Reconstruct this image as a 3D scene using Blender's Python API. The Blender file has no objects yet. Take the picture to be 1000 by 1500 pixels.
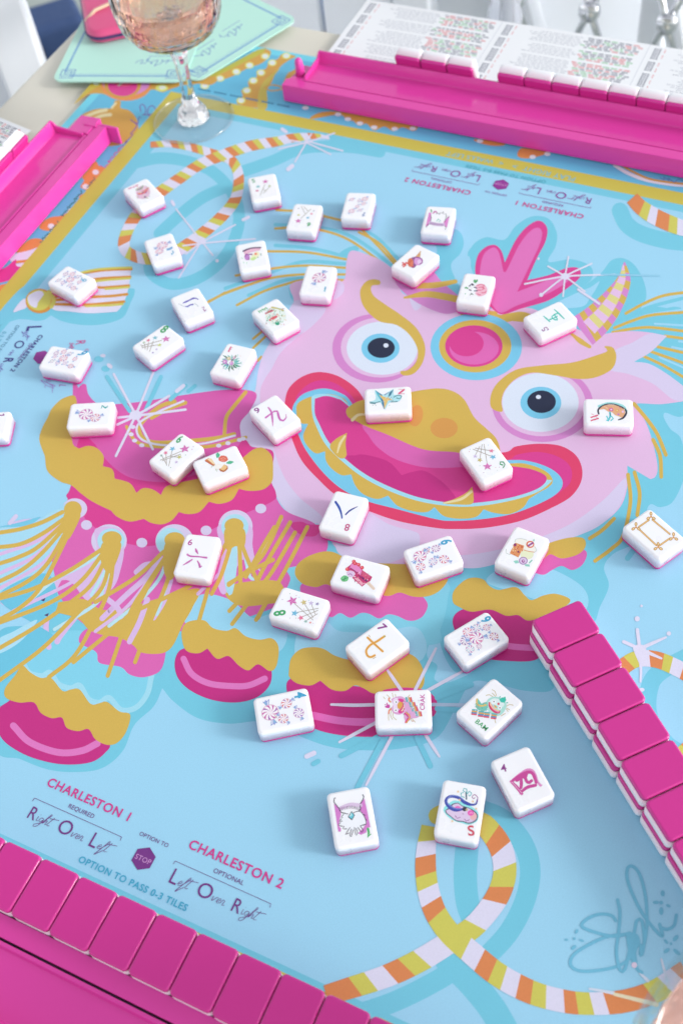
import bpy, bmesh, math, random
from mathutils import Vector, Matrix
from mathutils.geometry import tessellate_polygon
random.seed(7)
C = bpy.data.collections.new('scene'); bpy.context.scene.collection.children.link(C)
sc = bpy.context.scene
# ---------------------------------------------------------------- camera
FPX, PITCH, ROLL, CH = 1651.93, 0.939252, -0.162534, 0.569922
def cam_axes():
    f = Vector((0, math.cos(PITCH), -math.sin(PITCH))); x = Vector((1, 0, 0)); u = x.cross(f)
    c, s = math.cos(ROLL), math.sin(ROLL)
    return x*c+u*s, u*c-x*s, f
AX, AU, AF = cam_axes()
cd = bpy.data.cameras.new('camera'); cam = bpy.data.objects.new('camera', cd); C.objects.link(cam)
cam.matrix_world = Matrix(((AX.x, AU.x, -AF.x, 0), (AX.y, AU.y, -AF.y, 0), (AX.z, AU.z, -AF.z, CH), (0, 0, 0, 1)))
cd.sensor_fit = 'VERTICAL'; cd.sensor_height = 36; cd.lens = FPX/1500*36; cd.clip_start = 0.02; cd.clip_end = 60
cd.dof.use_dof = True; cd.dof.focus_distance = 0.655; cd.dof.aperture_fstop = 9.0
sc.camera = cam
# ---------------------------------------------------------------- light
SUN_EL, SUN_AZ = math.radians(23), math.radians(-19)      # azimuth counter-clockwise from +X
w = bpy.data.worlds.new('World'); sc.world = w; w.use_nodes = True
nt = w.node_tree; bg = nt.nodes['Background']
sky = nt.nodes.new('ShaderNodeTexSky'); sky.sky_type = 'NISHITA'; sky.sun_disc = False
sky.sun_elevation = SUN_EL; sky.sun_rotation = math.radians(90)-SUN_AZ
sky.dust_density = 1; sky.air_density = 1.0; sky.ozone_density = 1
hs = nt.nodes.new('ShaderNodeHueSaturation'); hs.inputs['Saturation'].default_value = 0.13
nt.links.new(sky.outputs[0], hs.inputs['Color']); nt.links.new(hs.outputs[0], bg.inputs[0])
bg.inputs[1].default_value = 0.15
sd = bpy.data.lights.new('sun', 'SUN'); so = bpy.data.objects.new('sun', sd); C.objects.link(so)
sd.energy = 0.86; sd.angle = math.radians(12); sd.color = (1.0, 0.965, 0.93)
sdir = Vector((math.cos(SUN_EL)*math.cos(SUN_AZ), math.cos(SUN_EL)*math.sin(SUN_AZ), math.sin(SUN_EL)))
so.rotation_euler = sdir.to_track_quat('Z', 'Y').to_euler(); so.location = (1.5, -0.5, 1.5)
sc.view_settings.view_transform = 'Standard'; sc.view_settings.look = 'None'
sc.view_settings.exposure = 0.97; sc.view_settings.gamma = 1.0
# ---------------------------------------------------------------- geometry of the place
def at(X, Y, z=0.0):                       # ray through a photo pixel met with the level z
    d = AF + AX*((X-500)/FPX) - AU*((Y-750)/FPX)
    t = (z-CH)/d.z
    return Vector((d.x*t, d.y*t, z))
TH = math.radians(-32.2); MX = Vector((math.cos(TH), math.sin(TH), 0)); MY = Vector((-math.sin(TH), math.cos(TH), 0))
def mf(x, y, z=0.0):                       # mat frame in mm -> world
    return MX*(x/1000)+MY*(y/1000)+Vector((0, 0, z/1000))
# ---------------------------------------------------------------- materials
def s2l(c): return c/12.92 if c <= .04045 else ((c+.055)/1.055)**2.4
def hexc(r, g, b, k=0.86): return tuple(s2l(v/255)*k for v in (r, g, b))
def principled(name, col, rough=.5, **kw):
    m = bpy.data.materials.new(name); m.use_nodes = True
    b = m.node_tree.nodes['Principled BSDF']
    b.inputs['Base Color'].default_value = (*col, 1); b.inputs['Roughness'].default_value = rough
    for k, v in kw.items(): b.inputs[k.replace('_', ' ')].default_value = v
    return m
def grain(m, col, scale=900, amt=.06, bump=.1, dist=.0002, rough=None):
    nt = m.node_tree; b = nt.nodes['Principled BSDF']
    tc = nt.nodes.new('ShaderNodeTexCoord'); n = nt.nodes.new('ShaderNodeTexNoise'); n.inputs['Scale'].default_value = scale
    n.inputs['Detail'].default_value = 3
    nt.links.new(tc.outputs['Object'], n.inputs['Vector'])
    r = nt.nodes.new('ShaderNodeMapRange'); r.inputs[3].default_value = 1-amt; r.inputs[4].default_value = 1+amt
    nt.links.new(n.outputs[0], r.inputs[0])
    v = nt.nodes.new('ShaderNodeVectorMath'); v.operation = 'SCALE'; v.inputs[0].default_value = col
    nt.links.new(r.outputs[0], v.inputs['Scale']); nt.links.new(v.outputs[0], b.inputs['Base Color'])
    if bump:
        bp = nt.nodes.new('ShaderNodeBump'); bp.inputs['Strength'].default_value = bump; bp.inputs['Distance'].default_value = dist
        nt.links.new(n.outputs[0], bp.inputs['Height']); nt.links.new(bp.outputs[0], b.inputs['Normal'])
    return m
_pm = {}
def ink(rgb, rough=.5, cloth=True):
    key = (rgb, cloth)
    if key not in _pm:
        col = hexc(*rgb)
        m = principled('printed_ink', col, .5 if cloth else .25); m.node_tree.nodes['Principled BSDF'].inputs['Specular IOR Level'].default_value = .3 if cloth else .5
        if cloth:
            grain(m, col, 1500, .09, .16, .0001); n3 = m.node_tree; bs = n3.nodes['Principled BSDF']; tc = n3.nodes['Texture Coordinate']
            n2 = n3.nodes.new('ShaderNodeTexNoise'); n2.inputs['Scale'].default_value = 9; n2.inputs['Detail'].default_value = 5; n3.links.new(tc.outputs['Object'], n2.inputs['Vector'])
            b2 = n3.nodes.new('ShaderNodeBump'); b2.inputs['Strength'].default_value = .35; b2.inputs['Distance'].default_value = .002
            n3.links.new(n2.outputs[0], b2.inputs['Height']); n3.links.new(b2.outputs[0], n3.nodes['Bump'].inputs['Normal']); bs.inputs['Roughness'].default_value = .42
        _pm[key] = m
    return _pm[key]
def plastic(name, rgb, rough=.25, sub=0, subr=.003, k=.86, coat=0):
    col = hexc(*rgb, k=k); m = principled(name, col, rough)
    b = m.node_tree.nodes['Principled BSDF']
    if sub:
        b.inputs['Subsurface Weight'].default_value = sub; b.inputs['Subsurface Radius'].default_value = (1, .75, .7)
        b.inputs['Subsurface Scale'].default_value = subr
    b.inputs['Coat Weight'].default_value = coat; b.inputs['Coat Roughness'].default_value = .08
    # fine dust and wear in the gloss
    nt = m.node_tree; tc = nt.nodes.new('ShaderNodeTexCoord'); n = nt.nodes.new('ShaderNodeTexNoise')
    n.inputs['Scale'].default_value = 60; n.inputs['Detail'].default_value = 6
    nt.links.new(tc.outputs['Object'], n.inputs['Vector'])
    r = nt.nodes.new('ShaderNodeMapRange'); r.inputs[1].default_value = .35; r.inputs[2].default_value = .7
    r.inputs[3].default_value = rough*.95; r.inputs[4].default_value = rough*1.12
    nt.links.new(n.outputs[0], r.inputs[0]); nt.links.new(r.outputs[0], b.inputs['Roughness'])
    return m
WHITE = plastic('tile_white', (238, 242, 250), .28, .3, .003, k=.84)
def bounce_tint(m, z0, z1, c0, c1):          # pale pink painted low on the white, imitating bounce and light through the backing
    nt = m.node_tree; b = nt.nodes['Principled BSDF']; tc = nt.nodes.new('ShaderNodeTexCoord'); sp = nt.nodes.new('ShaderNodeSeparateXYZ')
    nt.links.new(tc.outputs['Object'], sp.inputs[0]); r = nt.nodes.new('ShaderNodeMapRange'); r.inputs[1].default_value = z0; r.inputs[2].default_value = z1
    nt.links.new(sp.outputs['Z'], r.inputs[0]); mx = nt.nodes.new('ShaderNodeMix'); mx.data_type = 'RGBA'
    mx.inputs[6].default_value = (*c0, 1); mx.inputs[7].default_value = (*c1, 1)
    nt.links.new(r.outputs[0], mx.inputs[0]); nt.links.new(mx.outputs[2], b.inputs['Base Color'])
bounce_tint(WHITE, .0026, .0095, hexc(252, 216, 232, .9), hexc(246, 247, 252, .9))
PINK = plastic('tile_pink', (208, 50, 146), .17, 0, k=.9)
RACK = plastic('rack_pink', (224, 68, 166), .15, 0, k=.93)
# ---------------------------------------------------------------- object helpers
def prop(o, label=None, cat=None, group=None, kind=None):
    if label: o['label'] = label
    if cat: o['category'] = cat
    if group: o['group'] = group
    if kind: o['kind'] = kind
    return o
def link(name, me, parent=None):
    o = bpy.data.objects.new(name, me); C.objects.link(o)
    if parent: o.parent = parent
    return o
def thing(name, label, cat, loc=(0, 0, 0), rz=0, group=None):
    o = bpy.data.objects.new(name, None); C.objects.link(o); o.empty_display_size = .01
    o.location = loc; o.rotation_euler = (0, 0, rz)
    return prop(o, label, cat, group)
def mesh(name, vs, fs, mats, mi=None, smooth=False, parent=None):
    me = bpy.data.meshes.new(name); me.from_pydata([tuple(v) for v in vs], [], fs)
    for m in (mats if isinstance(mats, (list, tuple)) else [mats]): me.materials.append(m)
    if mi: me.polygons.foreach_set('material_index', mi)
    if smooth: me.polygons.foreach_set('use_smooth', [True]*len(me.polygons))
    me.update()
    return link(name, me, parent)
def rings_mesh(rings, cap0=True, cap1=True):
    vs = [v for r in rings for v in r]; n = len(rings[0]); fs = []
    for i in range(len(rings)-1):
        for j in range(n):
            k = (j+1) % n; fs.append((i*n+j, i*n+k, (i+1)*n+k, (i+1)*n+j))
    if cap0: fs.append(tuple(range(n-1, -1, -1)))
    if cap1: fs.append(tuple((len(rings)-1)*n+j for j in range(n)))
    return vs, fs
def rrect(hx, hy, r, n=5):
    out = []
    for cx, cy, a0 in ((hx-r, hy-r, 0), (-hx+r, hy-r, 90), (-hx+r, -hy+r, 180), (hx-r, -hy+r, 270)):
        for i in range(n+1):
            a = math.radians(a0+90*i/n); out.append((cx+r*math.cos(a), cy+r*math.sin(a)))
    return out
def rounded_block(L, W_, z0, z1, rb, rt, rc, n=5, m=5):
    rings = []
    prof = []
    for i in range(m+1):
        a = math.pi/2*i/m
        if rb > 0: prof.append((rb*(1-math.sin(a)), z0+rb*(1-math.cos(a))))
    if rb == 0: prof.append((0, z0))
    for i in range(m+1):
        a = math.pi/2*i/m
        if rt > 0: prof.append((rt*(1-math.cos(a)), z1-rt*(1-math.sin(a))))
    if rt == 0: prof.append((0, z1))
    for ins, z in prof:
        rings.append([Vector((x, y, z)) for x, y in rrect(W_/2-ins, L/2-ins, max(rc-ins*.6, .0004), n)])
    return rings_mesh(rings)
def box(name, c, s, m, parent=None, bev=0, rot=None):
    bm = bmesh.new(); bmesh.ops.create_cube(bm, size=1, matrix=Matrix.Diagonal((*s, 1)))
    if bev: bmesh.ops.bevel(bm, geom=bm.edges[:], offset=bev, segments=3, affect='EDGES', profile=.5)
    me = bpy.data.meshes.new(name); bm.to_mesh(me); bm.free(); me.materials.append(m)
    o = link(name, me, parent); o.location = c
    if rot: o.rotation_euler = rot
    return o
def prism(name, prof, x0, x1, m, parent=None, bev=.0006, caps=True):
    """profile in (y,z) swept along x"""
    bm = bmesh.new()
    a = [bm.verts.new((x0, y, z)) for y, z in prof]; b = [bm.verts.new((x1, y, z)) for y, z in prof]; n = len(prof)
    es = []
    for i in range(n):
        bm.faces.new((a[i], a[(i+1) % n], b[(i+1) % n], b[i]))
    if caps: bm.faces.new(a[::-1]); bm.faces.new(b)
    bmesh.ops.recalc_face_normals(bm, faces=bm.faces[:])
    if bev: bmesh.ops.bevel(bm, geom=bm.edges[:], offset=bev, segments=2, affect='EDGES', profile=.6, clamp_overlap=True)
    me = bpy.data.meshes.new(name); bm.to_mesh(me); bm.free(); me.materials.append(m)
    return link(name, me, parent)
def tube(name, pts, r, m, parent=None, n=10, closed=False):
    rings = []
    for i, p in enumerate(pts):
        p = Vector(p); a = Vector(pts[max(i-1, 0)]); b = Vector(pts[min(i+1, len(pts)-1)]); t = (b-a).normalized()
        u = t.cross(Vector((0, 0, 1)));
        if u.length < .01: u = t.cross(Vector((1, 0, 0)))
        u.normalize(); v = t.cross(u); rr = r[i] if isinstance(r, (list, tuple)) else r
        rings.append([p+u*rr*math.cos(2*math.pi*k/n)+v*rr*math.sin(2*math.pi*k/n) for k in range(n)])
    vs, fs = rings_mesh(rings)
    return mesh(name, vs, fs, m, smooth=True, parent=parent)
def lathe_data(prof, n=48, mod=None):
    vs = []; fs = []
    for i, (r, z) in enumerate(prof):
        for k in range(n):
            a = 2*math.pi*k/n; rr = r*(1+(mod(a, z, i) if mod else 0)); vs.append((rr*math.cos(a), rr*math.sin(a), z))
    for i in range(len(prof)-1):
        for k in range(n):
            l = (k+1) % n; fs.append((i*n+k, i*n+l, (i+1)*n+l, (i+1)*n+k))
    fs.append(tuple(range(n-1, -1, -1))); fs.append(tuple((len(prof)-1)*n+k for k in range(n)))
    return vs, fs
# ---------------------------------------------------------------- flat print
_fontc = {}
def font_polys(s, bold=0.0, shear=0.0):
    key = (s, bold, shear)
    if key in _fontc: return _fontc[key]
    cu = bpy.data.curves.new('t', 'FONT'); cu.body = s; cu.size = 1; cu.offset = bold; cu.shear = shear; cu.space_character = 1.12 if bold > .015 else 1.04; cu.resolution_u = 4
    o = bpy.data.objects.new('t', cu); C.objects.link(o); dg = bpy.context.evaluated_depsgraph_get()
    me = bpy.data.meshes.new_from_object(o.evaluated_get(dg))
    vs = [(v.co.x, v.co.y) for v in me.vertices]; fs = [tuple(p.vertices) for p in me.polygons]
    bpy.data.objects.remove(o); bpy.data.meshes.remove(me)
    x0 = min(v[0] for v in vs); x1 = max(v[0] for v in vs); y1 = max(v[1] for v in vs)
    vs = [(v[0]-x0, v[1]) for v in vs]
    _fontc[key] = (vs, fs, x1-x0, y1); return _fontc[key]
def spline(pts, closed, step=3.0):
    """Catmull-Rom through points; a third element marks a corner"""
    P = [(p[0], p[1]) for p in pts]; cor = [len(p) > 2 for p in pts]; n = len(P); out = []
    segs = n if closed else n-1
    for i in range(segs):
        a, b = P[i], P[(i+1) % n]
        pa = P[(i-1) % n] if (closed or i > 0) and not cor[i] else (2*a[0]-b[0], 2*a[1]-b[1])
        j = (i+2) % n
        pb = P[j] if (closed or i+2 < n) and not cor[(i+1) % n] else (2*b[0]-a[0], 2*b[1]-a[1])
        d = math.hypot(b[0]-a[0], b[1]-a[1]); k = max(1, min(24, int(d/step)))
        for q in range(k):
            t = q/k; t2 = t*t; t3 = t2*t
            out.append(tuple(.5*(2*a[m]+(b[m]-pa[m])*t+(2*pa[m]-5*a[m]+4*b[m]-pb[m])*t2+(3*a[m]-pa[m]-3*b[m]+pb[m])*t3) for m in (0, 1)))
    if not closed: out.append(P[-1])
    return out
class Art:
    def __init__(s, z, cloth=True, step=3e-7):
        s.split = False; s.n = 0; s.z = z; s.dz = step; s.cloth = cloth; s.groups = {}; s.g = 'print'; s.fr(0, 0, 1); s.start('print')
    def start(s, g, split=False):
        s.split = split; s.base = g; s.n += 1; s.g = g if not split else g+'#%d' % s.n; s.groups.setdefault(s.g, ([], [], [], []))
    def fr(s, ox, oy, k): s.o = (ox, oy, k)
    def px(s, p): return (s.o[0]+p[0]*s.o[2], s.o[1]+p[1]*s.o[2])
    def up(s):
        s.z += s.dz
        if s.split: s.n += 1; s.g = '%s#%d' % (s.base, s.n); s.groups[s.g] = ([], [], [], [])
    def one(s):                           # next shapes share one fresh object
        s.split = True; s.up(); s.split = False
    def _mi(s, rgb):
        m = ink(rgb, cloth=s.cloth); L = s.groups[s.g][3]
        if m not in L: L.append(m)
        return L.index(m)
    def add(s, rgb, ws, fs):
        V, F, I, _ = s.groups[s.g]; b = len(V); V.extend(ws); i = s._mi(rgb)
        for f in fs:
            a, c, d = ws[f[0]], ws[f[1]], ws[f[2]]
            if (c-a).cross(d-a).z < 0: f = f[::-1]
            F.append(tuple(b+k for k in f)); I.append(i)
    def poly2(s, rgb, pts):                 # pts already final px
        ws = [at(x, y, s.z) for x, y in pts]
        tr = tessellate_polygon([[Vector((p.x*100, p.y*100, 0)) for p in ws]])
        s.add(rgb, ws, [tuple(t) for t in tr])
    def S(s, rgb, pts, raw=False):          # smooth filled shape
        s.up(); q = [(*s.px(p), *p[2:]) for p in pts]
        s.poly2(rgb, q if raw else spline(q, True))
    def T(s, rgb, pts): s.S(rgb, pts, True)
    def K(s, rgb, pts, w_, caps=True, upz=True):      # stroke, width in photo px (one value or one per point)
        if upz: s.up()
        q = [s.px(p) for p in pts]; c = spline([(*a, *p[2:]) for a, p in zip(q, pts)], False, 2.5)
        n = len(c)
        if isinstance(w_, (list, tuple)):
            ws_ = [w_[0]+0*i for i in range(n)]
            for i in range(n):
                t = i/(n-1)*(len(w_)-1); k = min(int(t), len(w_)-2); ws_[i] = w_[k]+(w_[k+1]-w_[k])*(t-k)
        else: ws_ = [w_]*n
        Lp, Rp = [], []
        for i in range(n):
            a = c[max(i-1, 0)]; b = c[min(i+1, n-1)]; dx, dy = b[0]-a[0], b[1]-a[1]; d = math.hypot(dx, dy) or 1
            nx, ny = -dy/d*ws_[i]/2, dx/d*ws_[i]/2
            Lp.append((c[i][0]+nx, c[i][1]+ny)); Rp.append((c[i][0]-nx, c[i][1]-ny))
        if caps and ws_[0] > 1.6:
            for (e, i0, sg, wv) in ((0, 1, -1, ws_[0]), (n-1, n-2, -1, ws_[-1])):
                a, b = c[e], c[i0]; ang = math.atan2(a[1]-b[1], a[0]-b[0]); r = wv/2
                cap = [(a[0]+r*math.cos(ang+t), a[1]+r*math.sin(ang+t)) for t in [math.pi/2*(1-k/3) for k in range(7)]]
                ws2 = [at(x, y, s.z) for x, y in cap]; s.add(rgb, ws2, [tuple(range(7))])
        up_ = lambda i: s.z+s.dz*.9*(i/(n-1))
        ws2 = [at(x, y, up_(i % n)) for i, (x, y) in enumerate(Lp+Rp)]
        s.add(rgb, ws2, [(i, i+1, n+i+1, n+i) for i in range(n-1)]); s.z += s.dz
    def KK(s, rgb, lst, w_):
        for p in lst: s.K(rgb, p, w_)
    def E(s, rgb, cx, cy, rx, ry=None, rot=0):
        ry = ry or rx; s.up(); k = s.o[2]; c = s.px((cx, cy)); a0 = math.radians(rot); n = 14 if rx*k < 8 else 40; pts = []
        for i in range(n):
            t = 2*math.pi*i/n; x, y = rx*k*math.cos(t), ry*k*math.sin(t)
            pts.append((c[0]+x*math.cos(a0)-y*math.sin(a0), c[1]+x*math.sin(a0)+y*math.cos(a0)))
        ws = [at(x, y, s.z) for x, y in pts]; s.add(rgb, ws, [tuple(range(n))])
    def rope(s, cols, pts, w_, seg, slant=0.0, ph=0):
        s.up(); q = [s.px(p) for p in pts]; c = spline(q, False, 2.0)
        acc = [0]
        for i in range(1, len(c)): acc.append(acc[-1]+math.hypot(c[i][0]-c[i-1][0], c[i][1]-c[i-1][1]))
        Lt = acc[-1]
        def P(d):
            d = min(max(d, 0), Lt-1e-4); i = max(j for j in range(len(acc)) if acc[j] <= d); i = min(i, len(c)-2)
            t = (d-acc[i])/max(acc[i+1]-acc[i], 1e-6); a, b = c[i], c[i+1]; dx, dy = b[0]-a[0], b[1]-a[1]; m = math.hypot(dx, dy) or 1
            return (a[0]+dx*t, a[1]+dy*t), (-dy/m, dx/m)
        def wd(d):
            if not isinstance(w_, (list, tuple)): return w_
            t = d/Lt*(len(w_)-1); k = min(int(t), len(w_)-2); return w_[k]+(w_[k+1]-w_[k])*(t-k)
        d = 0; i = ph
        while d < Lt-1:
            sl = seg[i % len(seg)]; e = min(d+sl, Lt); n = 4; Lp, Rp = [], []
            for k in range(n+1):
                x = d+(e-d)*k/n; sh = slant*wd(x)
                (p, nn) = P(x+sh*.5 if 0 < x < Lt else x); (p2, n2) = P(x-sh*.5 if 0 < x < Lt else x); hw = wd(x)/2
                Lp.append((p[0]+nn[0]*hw, p[1]+nn[1]*hw)); Rp.append((p2[0]-n2[0]*hw, p2[1]-n2[1]*hw))
            ws = [at(x, y, s.z) for x, y in Lp+Rp]
            s.add(cols[i % len(cols)], ws, [(k, k+1, n+k+2, n+k+1) for k in range(n)]); s.z += s.dz
            d = e; i += 1
    def text(s, rgb, st, A, B, bold=0.0, shear=0.0, hs=1.0, cap=None):
        s.up(); vs, fs, wd, ht = font_polys(st, bold, shear)
        a = at(*s.px(A), s.z); b = at(*s.px(B), s.z); d = b-a; k = d.length/wd; u = d.normalized(); v = Vector((-u.y, u.x, 0))
        ky = k*hs
        ws = [a+u*(x*k)+v*(y*ky) for x, y in vs]; s.add(rgb, ws, fs)
    def wpoly(s, rgb, cpx, pts, ang=0):      # pts in units of local photo px but undistorted in the plane
        c = at(*cpx, s.z); sc_ = (at(cpx[0]+1, cpx[1], s.z)-c).length; ca, sa = math.cos(ang), math.sin(ang)
        ws = [c+Vector((x*ca-y*sa, x*sa+y*ca, 0))*sc_ for x, y in pts]
        tr = tessellate_polygon([[Vector((p.x*1000, p.y*1000, 0)) for p in ws]]); s.add(rgb, ws, [tuple(t) for t in tr])
    def mint(s, col, x, y, r, wr=None, col2=(250, 244, 250), n=8, wc=(150, 168, 222)):
        c = s.px((x, y)); r *= s.o[2]; r0 = random.random()*6
        if wr is not None:
            s.up()
            for a in (math.radians(wr), math.radians(wr+180)):
                s.wpoly(wc, c, [(r*.9, -r*.14), (r*1.75, -r*.45), (r*1.6, -r*.1), (r*1.8, r*.05), (r*1.6, r*.2), (r*1.7, r*.45), (r*.9, r*.14)], a)
            s.up()
            for a in (math.radians(wr), math.radians(wr+180)):
                s.wpoly((240, 244, 252), c, [(r*1.05, -r*.1), (r*1.55, -r*.28), (r*1.5, -r*.12), (r*1.05, 0)], a)
                s.wpoly((130, 205, 220), c, [(r*1.1, r*.08), (r*1.5, r*.16), (r*1.45, r*.3)], a)
        s.up(); s.wpoly((222, 170, 200), c, [(r*1.05*math.cos(t*math.pi/12), r*1.05*math.sin(t*math.pi/12)) for t in range(24)])
        s.up(); s.wpoly(col2, c, [(r*.97*math.cos(t*math.pi/12), r*.97*math.sin(t*math.pi/12)) for t in range(24)])
        s.up()
        for i in range(n):
            a = r0+2*math.pi*i/n; w2 = math.pi/n*.95; tw = .55; pts = []
            for k in range(5):
                q = .08+.88*k/4; pts.append((r*q*math.cos(a+tw*q), r*q*math.sin(a+tw*q)))
            for k in range(4, -1, -1):
                q = .08+.88*k/4; pts.append((r*q*math.cos(a+tw*q+w2*q), r*q*math.sin(a+tw*q+w2*q)))
            s.wpoly(col if i % 3 else (156, 84, 176), c, pts)
    def star(s, col, x, y, r, rot=20, lite=None):
        c = s.px((x, y)); r *= s.o[2]; s.up(); a0 = math.radians(rot)
        P = [((r if i % 2 == 0 else r*.44)*math.cos(a0+i*math.pi/5), (r if i % 2 == 0 else r*.44)*math.sin(a0+i*math.pi/5)) for i in range(10)]
        s.wpoly(col, c, P); s.up(); l2 = lite or tuple(int(v+(255-v)*.45) for v in col)
        for i in range(0, 10, 2): s.wpoly(l2, c, [(0, 0), P[i], P[(i+1) % 10]])
    def dots(s, pts, cols, r=.6):
        for i, p in enumerate(pts): s.E(cols[i % len(cols)], p[0], p[1], r/s.o[2])
    def build(s, parent, inv=None, names=None):
        out = []
        for g, (V, F, I, M) in s.groups.items():
            if F:
                vs = [inv @ v for v in V] if inv else V
                out.append(mesh(g.split('#')[0], vs, F, M, I, parent=parent))
        return out
# ================================================================ the table, the mat and its print
LB = (162, 218, 246); MB = (121, 206, 230); GO = (216, 182, 88); LP = (229, 191, 229); LI = (219, 209, 240)
PK = (224, 106, 184); MG = (221, 66, 150); DM = (202, 50, 136); RE = (226, 68, 112); CY = (134, 214, 238)
LT = (165, 224, 243); WH = (226, 224, 246); ORG = (224, 140, 88); YG = (211, 207, 98); YB = (208, 194, 84)
NV = (38, 46, 72); OB = (104, 190, 225); OG = (214, 164, 78); OO = (226, 148, 82); PP = (122, 58, 138); TX = (214, 66, 150); BT = (70, 178, 214)
EB = (125, 205, 238); IV = (236, 222, 170); VI = (216, 140, 208)
# table top: a rounded slab, standing on a round foot
tt = thing('table', 'cream round-cornered table top carrying the mat, racks and cards', 'table', mf(-235, 375, -4), TH)
TM = plastic('table_cream', (226, 222, 208), .35, 0, k=.9); grain(TM, hexc(226, 222, 208, .88), 30, .03, 0)
vs, fs = rounded_block(.940, .930, -.030, 0, .006, .006, .05, 14, 4)
mesh('table_top', vs, fs, TM, smooth=True, parent=tt)
vs, fs = lathe_data([(.27, -.735), (.27, -.715), (.08, -.69), (.05, -.6), (.05, -.06), (.12, -.03)])
mesh('pedestal', vs, fs, TM, smooth=True, parent=tt)
# mat slab
mat_t = thing('game_mat', 'big light blue printed game mat with pink lion face and gold border', 'game mat', (0, 0, 0))
def slab(name, x0, x1, y0, y1, z0, z1, m, r=10):
    q = rrect((x1-x0)/2, (y1-y0)/2, r, 6); cx, cy = (x0+x1)/2, (y0+y1)/2
    R_ = [[mf(cx+a, cy+b, z) for a, b in q] for z in (z0, z1)]
    v, f = rings_mesh(R_); return mesh(name, v, f, m, parent=mat_t)
slab('neoprene_sheet', -622, 165, -3, 797, -4, 0, ink((118, 216, 238)))
A = Art(1e-5)
def quadm(rgb, x0, x1, y0, y1):
    A.up(); A.add(rgb, [mf(x0, y0, A.z*1000), mf(x1, y0, A.z*1000), mf(x1, y1, A.z*1000), mf(x0, y1, A.z*1000)], [(0, 1, 2, 3)])
A.start('printed_border')
quadm(OB, -614, 157, 5, 789)
# outer ring pictures, all soft focus in the photo
A.fr(300, 60, .14)
A.S(OG, [(560, 90), (690, 110), (650, 190), (560, 250), (480, 270), (380, 320), (310, 360), (200, 400), (60, 420), (-60, 440), (-200, 470), (-200, 380), (0, 380), (250, 260)])
A.S((196, 190, 76), [(560, 90), (620, 110), (400, 230), (150, 350), (-60, 400), (-200, 440), (-200, 400), (0, 380)])
A.S(OG, [(790, 150), (820, 130), (950, 160), (880, 200), (800, 260), (740, 340), (700, 430), (650, 520), (650, 640), (560, 700), (340, 660), (330, 620), (400, 570), (380, 520), (460, 480), (450, 430), (540, 380), (545, 310), (640, 290), (670, 220), (760, 190)])
A.S((206, 186, 86), [(780, 290), (700, 400), (650, 520), (650, 700), (560, 720), (560, 560), (620, 420)])
A.S(OG, [(900, 320), (860, 350), (820, 440), (840, 480), (1000, 600), (1000, 300)])
A.K(OG, [(620, 490), (700, 460), (800, 480), (820, 500), (700, 520), (640, 500)], 2)
for x, y in ((160, 392), (330, 322), (468, 255), (632, 160), (852, 155), (706, 228), (588, 332), (508, 415), (440, 518), (380, 622), (0, 470)):
    A.E((226, 232, 120), x, y, 46, 34)
for x, y in ((160, 392), (330, 322), (468, 255), (632, 160), (852, 155), (706, 228), (588, 332), (508, 415), (440, 518), (380, 622), (0, 470)):
    A.E((226, 234, 236), x, y, 32, 24)
for k_ in range(30):
    if k_ % 5 != 4: A.K((60, 130, 170), [(880-k_*33, 688-k_*6.5), (862-k_*33, 684-k_*6.5)], 2.2)
A.fr(400, 60, .22)
A.S(OG, [(250, 520), (300, 480), (420, 470), (640, 500), (930, 560), (960, 580), (930, 600), (860, 575), (800, 600), (740, 570), (670, 595), (620, 550), (570, 565), (530, 530), (490, 530), (440, 490)])
for x, y in ((215, 445), (432, 488), (497, 520), (577, 548), (672, 575), (808, 585), (928, 582)):
    A.E((230, 234, 240), x, y, 22, 13)
A.fr(660, 0, .34)
A.S(OO, [(100, 600), (220, 610), (230, 625), (180, 628), (120, 615)])
A.S(OO, [(300, 640), (330, 640), (420, 655), (350, 680), (300, 680), (285, 665)])
for x, y in ((125, 607), (352, 676), (415, 663)): A.E((232, 236, 240), x, y, 14, 9)
A.K((230, 226, 236), [(705, 712), (760, 745), (840, 775), (960, 795), (1060, 800)], 5)
A.K(OG, [(740, 715), (780, 738), (860, 772), (980, 790), (1060, 795)], 3)
A.K((90, 130, 190), [(900, 765), (920, 775), (915, 760), (940, 780), (935, 765), (960, 785), (980, 772), (1010, 785)], 1.2)
# left side pictures
A.fr(100, 100, .2)
A.S((206, 186, 76), [(195, 85), (240, 60), (300, 190), (240, 185), (160, 190), (100, 225), (45, 262), (80, 215), (130, 155)])
A.S(OG, [(240, 130), (300, 190), (240, 185), (160, 190), (100, 225), (45, 262), (90, 225), (150, 180)])
A.S(OG, [(520, 60), (1050, 60), (1050, 120), (900, 110), (760, 150), (690, 175), (620, 155), (540, 190), (480, 220)])
A.E((222, 228, 120), 685, 145, 45, 25); A.E((232, 236, 226), 690, 142, 26, 14); A.E((230, 234, 220), 205, 112, 22, 12)
A.E((232, 150, 84), 425, 120, 185, 118); A.E(VI, 425, 100, 175, 100); A.E(OG, 400, 120, 135, 98)
A.E(MG, 400, 128, 108, 76); A.E((228, 92, 130), 410, 90, 90, 44); A.K((190, 196, 170), [(370, 125), (430, 80)], 3)
A.S(OG, [(340, 240), (385, 240), (385, 290), (450, 310), (505, 380), (510, 480), (440, 520), (380, 560), (200, 560), (60, 420), (90, 350), (200, 300), (330, 290)])
A.K(IV, [(120, 360), (200, 325), (280, 305)], 5); A.K(IV, [(170, 385), (240, 350), (310, 340)], 5); A.K(IV, [(320, 290), (350, 255)], 3)
A.fr(110, 140, .14)
PQ = (120, 78, 170)
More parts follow.
